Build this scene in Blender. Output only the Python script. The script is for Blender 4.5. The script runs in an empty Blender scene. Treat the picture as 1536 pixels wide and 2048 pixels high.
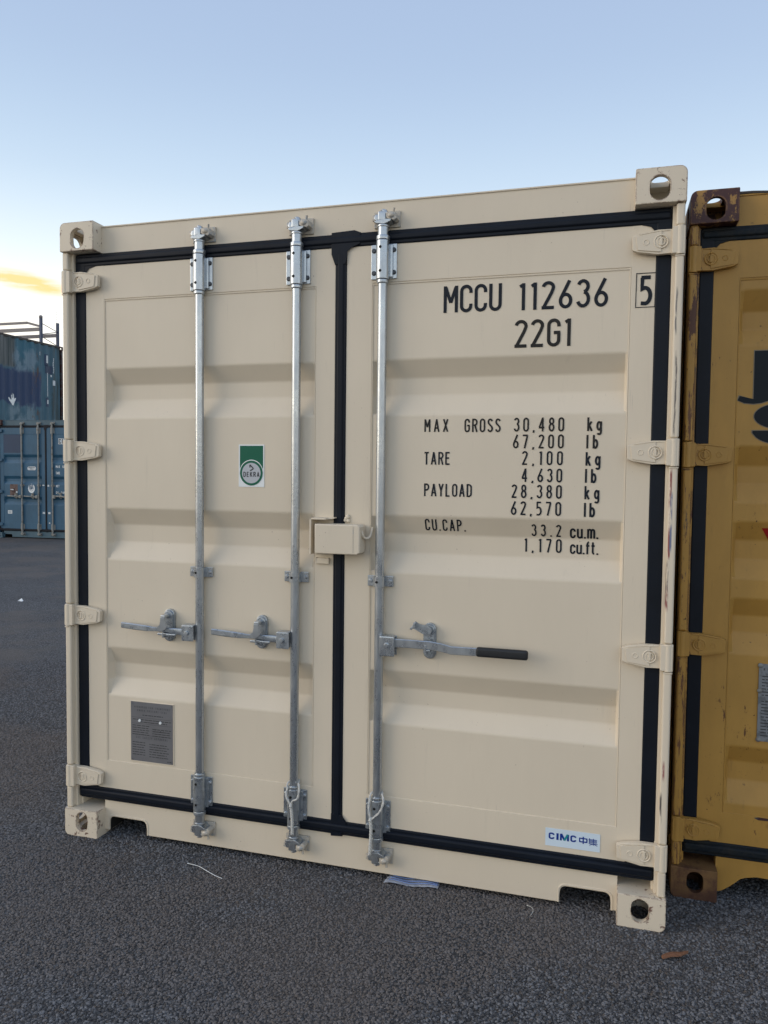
import bpy, bmesh, math, random
from mathutils import Vector, Matrix
R = math.radians
random.seed(7)
scene = bpy.context.scene
COL = scene.collection

# ------------------------------------------------------------------ camera
cam = bpy.data.cameras.new('camera'); camo = bpy.data.objects.new('camera', cam); COL.objects.link(camo)
yaw, pit, rol, F = -.2814, -.049, .0112, 1539.9
fw = Vector((math.sin(yaw)*math.cos(pit), math.cos(yaw)*math.cos(pit), math.sin(pit)))
rt = fw.cross(Vector((0, 0, 1))).normalized(); up = rt.cross(fw)
r2 = math.cos(rol)*rt + math.sin(rol)*up; u2 = -math.sin(rol)*rt + math.cos(rol)*up
M3 = Matrix((r2, u2, -fw)).transposed()
camo.matrix_world = Matrix.Translation((2.2084, -2.7417, 1.5662)) @ M3.to_4x4()
cam.sensor_fit = 'VERTICAL'; cam.sensor_height = 24.0; cam.lens = F*24.0/2048.0
cam.clip_start = .05; cam.clip_end = 3000
scene.camera = camo

# ------------------------------------------------------------------ sky and sun
SUN_AZ, SUN_EL = -118.0, 13.0       # azimuth clockwise from +Y (the direction the camera roughly faces)
w = bpy.data.worlds.new('World'); scene.world = w; w.use_nodes = True
nt = w.node_tree; nt.nodes.clear(); N = nt.nodes; L = nt.links
def nd(t, **k):
    n = N.new(t)
    for a, b in k.items(): setattr(n, a, b)
    return n
def mth(op, a, b=None, c=None, clamp=False):
    n = nd('ShaderNodeMath', operation=op); n.use_clamp = clamp
    for i, x in enumerate((a, b, c)):
        if x is None: continue
        if isinstance(x, (int, float)): n.inputs[i].default_value = x
        else: L.new(x, n.inputs[i])
    return n.outputs[0]
out = nd('ShaderNodeOutputWorld'); bg = nd('ShaderNodeBackground'); bg.inputs[1].default_value = .128
sky = nd('ShaderNodeTexSky', sky_type='NISHITA'); sky.sun_disc = False
sky.sun_elevation = R(SUN_EL); sky.sun_rotation = R(SUN_AZ)
sky.air_density = 1.0; sky.dust_density = 1.6; sky.ozone_density = 1.2; sky.altitude = 100
tc = nd('ShaderNodeTexCoord'); sp = nd('ShaderNodeSeparateXYZ'); L.new(tc.outputs['Generated'], sp.inputs[0])
# high thin evening veil: pale towards the horizon
el = mth('ARCSINE', mth('MINIMUM', mth('MAXIMUM', sp.outputs[2], -1), 1))
az = mth('ARCTAN2', sp.outputs[0], sp.outputs[1])
ramp = nd('ShaderNodeValToRGB'); L.new(mth('MULTIPLY', el, 2/math.pi), ramp.inputs[0])
cr = ramp.color_ramp; cr.interpolation = 'B_SPLINE'
SKYSTOPS = [(0, (9.8, 8.8, 7.2)), (.08, (9.8, 9.4, 8.4)), (.125, (8.2, 8.4, 8.2)), (.165, (6.0, 6.8, 7.3)), (.22, (4.1, 5.2, 6.4)), (.30, (3.0, 3.9, 5.4)), (.40, (2.8, 3.6, 5.1)), (1, (2.8, 3.5, 4.9))]
cr.elements[0].position = SKYSTOPS[0][0]; cr.elements[1].position = SKYSTOPS[-1][0]
cr.elements[0].color = (*[v/10 for v in SKYSTOPS[0][1]], 1); cr.elements[1].color = (*[v/10 for v in SKYSTOPS[-1][1]], 1)
for p_, c_ in SKYSTOPS[1:-1]:
    e = cr.elements.new(p_); e.color = (*[v/10 for v in c_], 1)
sc = nd('ShaderNodeVectorMath', operation='SCALE'); L.new(ramp.outputs[0], sc.inputs[0]); sc.inputs[3].default_value = 10
mx = nd('ShaderNodeMix', data_type='RGBA'); mx.inputs[0].default_value = .92
L.new(sky.outputs[0], mx.inputs[6]); L.new(sc.outputs[0], mx.inputs[7])
# small sunset cloud low over the yard, streaky
no = nd('ShaderNodeTexNoise'); no.inputs['Scale'].default_value = 3.0; no.inputs['Detail'].default_value = 6; no.inputs['Roughness'].default_value = .6
cv = nd('ShaderNodeCombineXYZ'); L.new(mth('MULTIPLY', az, 5.0), cv.inputs[0]); L.new(mth('MULTIPLY', el, 34.0), cv.inputs[1]); L.new(cv.outputs[0], no.inputs[0])
def gauss(x, m, s):
    d = mth('DIVIDE', mth('SUBTRACT', x, m), s)
    return mth('EXPONENT', mth('MULTIPLY', mth('MULTIPLY', d, d), -1))
ga = mth('MULTIPLY', gauss(az, R(-41.0), R(2.6)), gauss(mth('SUBTRACT', el, mth('MULTIPLY', mth('SUBTRACT', az, R(-40.8)), -.12)), R(12.35), R(.5)))
gb = mth('MULTIPLY', gauss(az, R(-52), R(7)), gauss(el, R(9.5), R(1.2)))
cm = mth('MULTIPLY', mth('MAXIMUM', ga, gb), mth('MULTIPLY', mth('SUBTRACT', no.outputs[0], .26), 5.0), clamp=True)
mc = nd('ShaderNodeMix', data_type='RGBA'); L.new(cm, mc.inputs[0]); L.new(mx.outputs[2], mc.inputs[6]); mc.inputs[7].default_value = (8.9, 5.5, 2.5, 1)
L.new(mc.outputs[2], bg.inputs[0]); L.new(bg.outputs[0], out.inputs[0])

sd = bpy.data.lights.new('sun', 'SUN'); sd.energy = 1.0; sd.angle = R(38); sd.color = (1, .86, .70)
so = bpy.data.objects.new('sun', sd); COL.objects.link(so)
a, e_ = R(SUN_AZ), R(SUN_EL+8)
dv = Vector((math.sin(a)*math.cos(e_), math.cos(a)*math.cos(e_), math.sin(e_)))
so.rotation_euler = dv.to_track_quat('Z', 'Y').to_euler()
scene.view_settings.view_transform = 'Standard'; scene.view_settings.look = 'None'
scene.view_settings.exposure = .27; scene.view_settings.gamma = 1
scene.render.resolution_x = 768; scene.render.resolution_y = 1024

# ------------------------------------------------------------------ materials
class Mat:
    def __init__(s, name, col, rough=.5, metal=0, spec=.5):
        s.m = bpy.data.materials.new(name); s.m.use_nodes = True; s.t = s.m.node_tree
        s.b = s.t.nodes['Principled BSDF']; s.b.inputs['Base Color'].default_value = (*col, 1)
        s.b.inputs['Roughness'].default_value = rough; s.b.inputs['Metallic'].default_value = metal
        s.b.inputs['Specular IOR Level'].default_value = spec
        s.tc = s.t.nodes.new('ShaderNodeTexCoord'); s.col = s.rgb(col); s.bumpn = None
    def rgb(s, c):
        n = s.t.nodes.new('ShaderNodeRGB'); n.outputs[0].default_value = (*c, 1); return n.outputs[0]
    def coord(s, scale=(1, 1, 1), loc=(0, 0, 0)):
        n = s.t.nodes.new('ShaderNodeMapping'); n.inputs['Scale'].default_value = scale; n.inputs['Location'].default_value = loc
        s.t.links.new(s.tc.outputs['Object'], n.inputs[0]); return n.outputs[0]
    def noise(s, sc, scale=(1, 1, 1), loc=(0, 0, 0), det=4, rough=.55, dist=0):
        n = s.t.nodes.new('ShaderNodeTexNoise'); n.inputs['Scale'].default_value = sc; n.inputs['Detail'].default_value = det
        n.inputs['Roughness'].default_value = rough; n.inputs['Distortion'].default_value = dist
        s.t.links.new(s.coord(scale, loc), n.inputs[0]); return n.outputs[0]
    def vor(s, sc, feat='F1', out_='Distance', scale=(1, 1, 1)):
        n = s.t.nodes.new('ShaderNodeTexVoronoi'); n.feature = feat; n.inputs['Scale'].default_value = sc
        s.t.links.new(s.coord(scale), n.inputs[0]); return n.outputs[out_]
    def math(s, op, a, b=None, c=None, clamp=False):
        n = s.t.nodes.new('ShaderNodeMath'); n.operation = op; n.use_clamp = clamp
        for i, x in enumerate((a, b, c)):
            if x is None: continue
            if isinstance(x, (int, float)): n.inputs[i].default_value = x
            else: s.t.links.new(x, n.inputs[i])
        return n.outputs[0]
    def rng(s, x, a, b, c=0, d=1):
        n = s.t.nodes.new('ShaderNodeMapRange'); s.t.links.new(x, n.inputs[0])
        for i, v in enumerate((a, b, c, d)): n.inputs[i+1].default_value = v
        return n.outputs[0]
    def xyz(s):
        n = s.t.nodes.new('ShaderNodeSeparateXYZ'); s.t.links.new(s.tc.outputs['Object'], n.inputs[0]); return n.outputs
    def boxmask(s, axis, a, b, soft=.02, jit=None):
        v = s.xyz()[axis]
        if jit is not None: v = s.math('ADD', v, jit)
        return s.math('MULTIPLY', s.rng(v, a-soft, a+soft), s.rng(v, b-soft, b+soft, 1, 0))
    def over(s, fac, col, k=1.0):
        if k != 1: fac = s.math('MULTIPLY', fac, k)
        n = s.t.nodes.new('ShaderNodeMix'); n.data_type = 'RGBA'; s.t.links.new(fac, n.inputs[0]); s.t.links.new(s.col, n.inputs[6])
        if isinstance(col, tuple): n.inputs[7].default_value = (*col, 1)
        else: s.t.links.new(col, n.inputs[7])
        s.col = n.outputs[2]; return s
    def vary(s, fac, lo, hi):
        v = s.rng(fac, .25, .75, lo, hi); n = s.t.nodes.new('ShaderNodeVectorMath'); n.operation = 'SCALE'
        s.t.links.new(s.col, n.inputs[0]); s.t.links.new(v, n.inputs[3]); s.col = n.outputs[0]; return s
    def bump(s, h, strength=.1, dist=.01):
        n = s.t.nodes.new('ShaderNodeBump'); n.inputs['Strength'].default_value = strength; n.inputs['Distance'].default_value = dist
        s.t.links.new(h, n.inputs['Height'])
        if s.bumpn: s.t.links.new(s.bumpn, n.inputs['Normal'])
        s.bumpn = n.outputs[0]; s.t.links.new(s.bumpn, s.b.inputs['Normal']); return s
    def rough(s, fac, lo, hi):
        s.t.links.new(s.rng(fac, .3, .7, lo, hi), s.b.inputs['Roughness']); return s
    def edge(s, r=.006, lo=.02, hi=.12):
        b_ = s.t.nodes.new('ShaderNodeBevel'); b_.samples = 6; b_.inputs['Radius'].default_value = r
        g_ = s.t.nodes.new('ShaderNodeNewGeometry'); d_ = s.t.nodes.new('ShaderNodeVectorMath'); d_.operation = 'DOT_PRODUCT'
        s.t.links.new(b_.outputs[0], d_.inputs[0]); s.t.links.new(g_.outputs['Normal'], d_.inputs[1])
        return s.rng(s.math('SUBTRACT', 1, d_.outputs['Value']), lo, hi)
    def done(s):
        s.t.links.new(s.col, s.b.inputs['Base Color']); return s.m
MAT = {}
BEIGE = (.705, .622, .492)
def beige(name, chips=0):
    m = Mat(name, BEIGE, .48)
    m.vary(m.noise(1.3, det=3), .955, 1.035); m.vary(m.noise(14, (1, 1, .25), det=6, rough=.7), .985, 1.015)
    # faint runs and handling grime
    d = m.rng(m.noise(5, (3.5, 3.5, .35), det=7, rough=.75), .60, .78); m.over(d, (.36, .32, .26), .22)
    sp = m.math('MULTIPLY', m.rng(m.noise(95, det=2), .735, .76), m.rng(m.noise(2.2), .5, .6)); m.over(sp, (.22, .15, .10), .65)
    if chips == 1:      # castings: knocked edges, rust showing
        n1 = m.noise(30, det=8, rough=.75); ch = m.math('MULTIPLY', m.rng(n1, .575, .60), m.rng(m.noise(7, loc=(3, 1, 2)), .46, .52)); m.over(ch, (.12, .045, .03), .9)
    if chips == 1:
        m.over(m.math('MULTIPLY', m.edge(.007, .008, .06), m.rng(m.noise(26, det=8, rough=.75, loc=(1, 1, 4)), .47, .51)), (.13, .050, .035), .92)
        m.over(m.math('MULTIPLY', m.edge(.012, .004, .05), m.rng(m.noise(38, det=8, rough=.8, loc=(4, 1, 4)), .53, .60)), (.33, .28, .21), .6)
    if chips == 2:      # right post: long scuffs where another box rubbed it
        wob = m.math('MULTIPLY', m.math('SUBTRACT', m.noise(4, (0, 0, 1), det=4), .5), .022)
        rag = m.noise(70, (1, 1, .12), det=6, rough=.7)
        for z0, z1, xc, wd, c_, k in ((1.30, 1.60, 2.413, .0042, (.22, .035, .035), .9), (1.33, 1.52, 2.418, .0040, (.10, .14, .27), .9), (1.14, 1.29, 2.411, .0050, (.10, .075, .08), .95), (1.13, 1.19, 2.412, .0048, (.24, .04, .04), .9),
                (1.72, 1.99, 2.419, .0034, (.07, .06, .065), .85), (2.06, 2.20, 2.417, .0034, (.10, .10, .11), .8), (.545, .60, 2.418, .0040, (.26, .05, .06), .9), (.40, .49, 2.411, .0036, (.05, .045, .05), .95), (1.66, 1.70, 2.414, .003, (.08, .05, .05), .9)):
            dx = m.math('ABSOLUTE', m.math('SUBTRACT', m.math('ADD', m.xyz()[0], wob), xc))
            core = m.math('MULTIPLY', m.rng(dx, wd*.55, wd*1.1, 1, 0), m.boxmask(2, z0, z1, .012, m.math('MULTIPLY', rag, .02)))
            m.over(m.math('MULTIPLY', core, m.rng(rag, .40, .50)), c_, k)
    m.over(m.math('MULTIPLY', m.rng(m.noise(150, (1, 1, .05), det=3), .66, .72), m.rng(m.noise(2.6, loc=(9, 0, 2)), .52, .62)), (.40, .36, .30), .30)
    m.bump(m.noise(220, det=2), .08, .001).bump(m.noise(3.5, (1, 1, .5), det=2), .22, .012)
    m.rough(m.noise(6), .42, .56)
    return m.done()
MAT['beige'] = beige('beige_paint'); MAT['beige_cast'] = beige('beige_paint_chipped', 1); MAT['beige_post'] = beige('beige_paint_scuffed', 2)
def yellow(name, rust=0):
    m = Mat(name, (.45, .25, .053), .52)
    m.vary(m.noise(2.0, det=4), .85, 1.12); m.vary(m.noise(22, (1, 1, .3), det=6, rough=.7), .94, 1.06)
    m.over(m.rng(m.noise(9, (3, 3, .5), det=8, rough=.8), .58, .78), (.13, .075, .03), .5)
    m.over(m.math('MULTIPLY', m.rng(m.noise(60, det=4), .68, .70), m.rng(m.noise(4), .45, .55)), (.05, .022, .012), .9)
    if rust:
        a_ = (.535, .57) if rust == 1 else (.55, .58)
        m.over(m.math('MULTIPLY', m.edge(.008, .008, .05), m.rng(m.noise(14, (1, 1, .4), det=9, rough=.75, loc=(3, 0, 0)), .46, .51)), (.055, .022, .018), .95)
        m.over(m.rng(m.noise(38, (1, 1, .10), det=8, rough=.7, loc=(0, 3, 1)), .57, .60), (.10, .035, .028), .85)
        m.over(m.rng(m.noise(46, (1, 1, .12), det=8, rough=.7, loc=(4, 3, 1)), .60, .63), (.05, .055, .06), .8)
        m.over(m.rng(m.noise(16, (1, 1, .25), det=9, rough=.75), *a_), (.075, .024, .018), .95)
        m.over(m.rng(m.noise(40, det=9, rough=.8, loc=(2, 2, 2)), .60, .66), (.035, .02, .018), .8)
    m.over(m.math('MULTIPLY', m.rng(m.noise(34, (1, 1, .35), det=9, rough=.75, loc=(7, 0, 3)), .60, .63), m.rng(m.noise(2.5, loc=(1, 6, 0)), .5, .56)), (.09, .03, .015), .9)
    m.bump(m.noise(40, det=6), .15, .002); return m.done()
MAT['yellow'] = yellow('mustard_paint'); MAT['yellow_rust'] = yellow('mustard_paint_rusted', 2)
m = Mat('oxide_primer_casting', (.055, .018, .018), .6); m.over(m.rng(m.noise(13, (1, 1, .6), det=9, rough=.75), .535, .56), (.36, .20, .055)); m.over(m.rng(m.noise(30, det=9, rough=.8, loc=(2, 0, 0)), .56, .64), (.03, .014, .012), .8); m.over(m.math('MULTIPLY', m.edge(.010, .008, .05), m.rng(m.noise(20, det=8, rough=.75), .46, .52)), (.25, .13, .05), .8); m.bump(m.noise(50, det=6), .3, .003); MAT['yellow_cast'] = m.done()
m = Mat('rusted_mustard_casting', (.19, .10, .036), .7); m.over(m.rng(m.noise(11, det=9, rough=.75), .45, .60), (.075, .03, .018), .9); m.over(m.rng(m.xyz()[2], .0, .06, 1, 0), (.05, .018, .012), .8); m.bump(m.noise(60, det=8), .5, .003); MAT['yellow_cast_low'] = m.done()
def blue(name, c=(.045, .105, .19), k=1):
    m = Mat(name, c, .5); m.vary(m.noise(1.7, det=5), .82, 1.15); m.vary(m.noise(18, (1, 1, .25), det=7, rough=.7), .88, 1.12)
    m.over(m.rng(m.noise(7, (3, 3, .4), det=8, rough=.8), .60, .8), (.16, .17, .17), .35*k)
    m.over(m.rng(m.noise(25, det=8, rough=.8), .66, .72), (.05, .028, .02), .7*k)
    m.bump(m.noise(40, det=6), .1, .002); return m.done()
MAT['blue'] = blue('blue_paint', (.026, .102, .178)); MAT['blue_dark'] = blue('navy_overpaint', (.008, .036, .092), .25)
MAT['blue_frame'] = blue('blue_grey_frame_paint', (.055, .115, .155), 2)
m = Mat('weathered_maroon_edge', (.055, .022, .02), .7); m.over(m.rng(m.noise(8, det=8), .5, .6), (.07, .09, .10), .8); MAT['maroon'] = m.done()
m = Mat('dark_roof_rail', (.06, .05, .045), .7); m.over(m.rng(m.noise(4, det=8), .5, .6), (.02, .03, .035), .8); MAT['darkrail'] = m.done()
m = Mat('rubber_gasket', (.0042, .0075, .0145), .5, spec=.22); m.vary(m.noise(9, det=5), .8, 1.25); m.over(m.rng(m.noise(28, (1, 1, .4), det=8, rough=.8), .62, .75), (.03, .035, .04), .3); m.bump(m.noise(35, det=4), .15, .003); MAT['gasket'] = m.done()
m = Mat('dusty_rubber_gasket', (.006, .011, .017), .6, spec=.2); m.over(m.rng(m.noise(9, det=7, rough=.8), .42, .68), (.05, .045, .032), .55); MAT['gasket_dusty'] = m.done()
m = Mat('galvanised_steel', (.47, .51, .55), .30, .84); m.vary(m.noise(50, (1, 1, .3), det=6, rough=.7), .9, 1.08); m.over(m.rng(m.noise(22, (1, 1, .25), det=7, rough=.8, loc=(1, 4, 0)), .56, .78), (.27, .31, .35), .55); m.rough(m.noise(24, (1, 1, .3), det=6, rough=.7), .19, .42); m.bump(m.noise(90, det=5), .25, .0012); MAT['galv'] = m.done()
m = Mat('zinc_casting', (.43, .475, .52), .4, .78); m.vary(m.noise(70, det=7, rough=.75), .7, 1.2); m.over(m.rng(m.noise(30, det=6), .58, .68), (.22, .25, .28), .7); m.rough(m.noise(30, det=5), .2, .48); m.bump(m.noise(120, det=5), .45, .0016); MAT['zinc'] = m.done()
m = Mat('rivet_steel', (.075, .085, .10), .5, .6); m.bump(m.noise(200), .4, .001); MAT['rivet'] = m.done()
m = Mat('overpainted_zinc', (.50, .46, .39), .5, .15); m.over(m.rng(m.noise(55, det=7, rough=.75), .54, .58), (.33, .36, .38)); m.bump(m.noise(80, det=5), .5, .003); MAT['keeper'] = m.done()
m = Mat('old_lock_steel', (.26, .27, .26), .6, .3); m.over(m.rng(m.noise(15, det=8), .52, .65), (.13, .09, .06), .7); MAT['oldsteel'] = m.done()
MAT['void'] = Mat('black_hole', (.006, .006, .006), .9).done()
m = Mat('shaded_black_undercoat', (.016, .015, .014), .8); m.bump(m.noise(50), .3, .003); MAT['pocket_shade'] = m.done()  # undercoat black; the shade inside the fork pockets is painted into this colour
m = Mat('black_grip', (.012, .014, .017), .5); m.bump(m.noise(120, det=3), .3, .002); MAT['grip'] = m.done()
m = Mat('lettering_black', (.010, .014, .022), .6, spec=.25); m.over(m.rng(m.noise(40, det=7, rough=.8), .64, .74), BEIGE, .3); MAT['ink'] = m.done()
m = Mat('lettering_warm_black', (.022, .021, .020), .6, spec=.25); m.vary(m.noise(20, det=4), .7, 1.3); MAT['ink2'] = m.done()
m = Mat('faded_dark_paint', (.009, .013, .018), .6, spec=.25); m.over(m.rng(m.noise(20, det=8, rough=.8), .64, .78), (.10, .075, .04), .4); MAT['inky'] = m.done()
m = Mat('lettering_outline_pale', (.20, .17, .12), .6); MAT['paleline'] = m.done()
m = Mat('red_paint', (.38, .012, .012), .5); m.vary(m.noise(30), .8, 1.1); MAT['red'] = m.done()
m = Mat('white_marking', (.62, .66, .68), .6); m.over(m.rng(m.noise(14, det=8, rough=.8), .5, .62), (.25, .33, .40), .75); MAT['whitemark'] = m.done()
m = Mat('white_vinyl', (.80, .84, .85), .35); m.vary(m.noise(6), .95, 1.04); MAT['vinyl'] = m.done()
m = Mat('pale_blue_vinyl', (.64, .76, .86), .35); m.vary(m.noise(9), .95, 1.04); MAT['vinylb'] = m.done()
MAT['green'] = Mat('green_vinyl', (.002, .115, .066), .4, 0, .3).done()
MAT['navy'] = Mat('navy_print', (.004, .035, .25), .4, 0, .3).done()
MAT['tealp'] = Mat('teal_print', (.01, .25, .30), .4).done()
MAT['grey_print'] = Mat('silver_grey_print', (.47, .50, .54), .4).done()
m = Mat('stamped_aluminium_plate', (.155, .157, .168), .55, .15); m.vary(m.noise(12, det=4), .9, 1.12); MAT['plate'] = m.done()
MAT['plate_ink'] = Mat('plate_engraving', (.035, .036, .04), .6).done()
m = Mat('worn_aluminium_plate', (.24, .26, .28), .5, .4); m.over(m.rng(m.noise(40, det=6), .5, .6), (.1, .11, .12), .6); MAT['plate2'] = m.done()
m = Mat('rust_brown_plate', (.13, .085, .075), .7); m.over(m.rng(m.noise(14, det=6), .5, .6), (.045, .02, .02)); MAT['plate3'] = m.done()
m = Mat('rope_fibre', (.55, .55, .52), .8); m.bump(m.noise(350, (1, 1, .4)), .6, .002); MAT['rope'] = m.done()
m = Mat('rack_blue', (.03, .06, .13), .5); m.vary(m.noise(3), .8, 1.2); MAT['rackblue'] = m.done()
m = Mat('rack_grey', (.24, .22, .215), .6); m.vary(m.noise(2), .85, 1.1); MAT['rackgrey'] = m.done()
m = Mat('crumpled_film', (.62, .66, .74), .4); m.vary(m.noise(40, (1, 3, 1), det=6), .6, 1.2); m.bump(m.noise(60, det=6), .6, .004); MAT['film'] = m.done()
m = Mat('blue_print_stripe', (.16, .24, .48), .4); MAT['stripe'] = m.done()
m = Mat('dry_bark', (.20, .092, .048), .8); m.vary(m.noise(60, (.3, 1, 1), det=7, rough=.8), .5, 1.4); m.bump(m.noise(90, (.3, 1, 1), det=6), .8, .004); MAT['bark'] = m.done()

# ------------------------------------------------------------------ mesh helper
class MB:
    def __init__(s): s.bm = bmesh.new()
    def _bev(s, vs, b, seg=2):
        if b <= 0: return
        vs = set(vs); es = [e for e in s.bm.edges if e.verts[0] in vs and e.verts[1] in vs]
        bmesh.ops.bevel(s.bm, geom=es, offset=b, segments=seg, affect='EDGES', profile=.5, clamp_overlap=True)
    def box(s, x0, x1, y0, y1, z0, z1, b=0, seg=2, mat=None):
        r = bmesh.ops.create_cube(s.bm, size=1)
        T = Matrix.Translation(((x0+x1)/2, (y0+y1)/2, (z0+z1)/2)) @ Matrix.Diagonal((x1-x0, y1-y0, z1-z0, 1))
        if mat: T = mat @ T
        bmesh.ops.transform(s.bm, matrix=T, verts=r['verts']); s._bev(r['verts'], b, seg); return s
    def cyl(s, p0, p1, r, r1=None, seg=24, bev=0):
        p0, p1 = Vector(p0), Vector(p1); d = p1-p0
        q = bmesh.ops.create_cone(s.bm, cap_ends=True, segments=seg, radius1=r, radius2=r if r1 is None else r1, depth=d.length)
        M = Matrix.Translation((p0+p1)/2) @ d.to_track_quat('Z', 'Y').to_matrix().to_4x4()
        bmesh.ops.transform(s.bm, matrix=M, verts=q['verts'])
        if bev:
            vs = set(q['verts']); es = [e for e in s.bm.edges if e.verts[0] in vs and e.verts[1] in vs and any(len(f.verts) > 4 for f in e.link_faces)]
            bmesh.ops.bevel(s.bm, geom=es, offset=bev, segments=2, affect='EDGES', profile=.5)
        return s
    def prism(s, pts, y0, y1, b=0, seg=2):
        "outline in x,z extruded from y0 (front) to y1"
        f = [s.bm.verts.new((x, y0, z)) for x, z in pts]; k = [s.bm.verts.new((x, y1, z)) for x, z in pts]; n = len(pts)
        area = sum(pts[i][0]*pts[(i+1) % n][1]-pts[(i+1) % n][0]*pts[i][1] for i in range(n))
        if area < 0: f.reverse(); k.reverse()
        fs = [s.bm.faces.new(f), s.bm.faces.new(k[::-1])]
        for i in range(n): s.bm.faces.new((f[i], k[i], k[(i+1) % n], f[(i+1) % n]))
        if b:
            es = list(fs[0].edges); bmesh.ops.bevel(s.bm, geom=es, offset=b, segments=seg, affect='EDGES', profile=.5, clamp_overlap=True)
        return s
    def tube(s, pts, r, seg=8, taper=None):
        pts = [Vector(p) for p in pts]; rings = []; n = len(pts); nx = None
        for i, p in enumerate(pts):
            t = (pts[min(i+1, n-1)]-pts[max(i-1, 0)]).normalized()
            if nx is None: nx = t.orthogonal().normalized()
            nx = (nx-t*nx.dot(t)).normalized(); ny = t.cross(nx); rr = r*(taper(i/(n-1)) if taper else 1)
            rings.append([s.bm.verts.new(p+rr*(math.cos(a)*nx+math.sin(a)*ny)) for a in [2*math.pi*k/seg for k in range(seg)]])
        for a_, b_ in zip(rings, rings[1:]):
            for k in range(seg): s.bm.faces.new((a_[k], a_[(k+1) % seg], b_[(k+1) % seg], b_[k]))
        s.bm.faces.new(rings[0][::-1]); s.bm.faces.new(rings[-1]); return s
    def ball(s, c, r, sc=(1, 1, 1), u=12, v=8):
        q = bmesh.ops.create_uvsphere(s.bm, u_segments=u, v_segments=v, radius=r)
        bmesh.ops.transform(s.bm, matrix=Matrix.Translation(c) @ Matrix.Diagonal((*sc, 1)), verts=q['verts']); return s
    def quad(s, *p):
        s.bm.faces.new([s.bm.verts.new(q) for q in p]); return s
    def build(s, name, mat, parent=None, ang=38, norm=True, smooth=True):
        if norm: bmesh.ops.recalc_face_normals(s.bm, faces=s.bm.faces)
        me = bpy.data.meshes.new(name); s.bm.to_mesh(me); s.bm.free()
        return link(name, me, mat, parent, ang, smooth)
def link(name, me, mat, parent=None, ang=38, smooth=True, wn=True):
    if mat is not None and not me.materials: me.materials.append(MAT[mat] if isinstance(mat, str) else mat)
    if smooth:
        me.polygons.foreach_set('use_smooth', [True]*len(me.polygons)); me.set_sharp_from_angle(angle=R(ang))
    o = bpy.data.objects.new(name, me); COL.objects.link(o)
    if smooth and wn:
        q = o.modifiers.new('even_normals', 'WEIGHTED_NORMAL'); q.keep_sharp = True; q.weight = 60
    if parent: o.parent = parent
    return o
def empty(name, loc, rz=0):
    o = bpy.data.objects.new(name, None); COL.objects.link(o); o.location = loc; o.rotation_euler = (0, 0, rz); o.empty_display_size = .2; return o
def tag(o, label=None, cat=None, group=None, kind=None):
    if label: o['label'] = label
    if cat: o['category'] = cat
    if group: o['group'] = group
    if kind: o['kind'] = kind
    return o
def copy_tree(o, parent):
    c = o.copy(); COL.objects.link(c); c.parent = parent
    for ch in list(o.children): copy_tree(ch, c)
    return c

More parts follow.
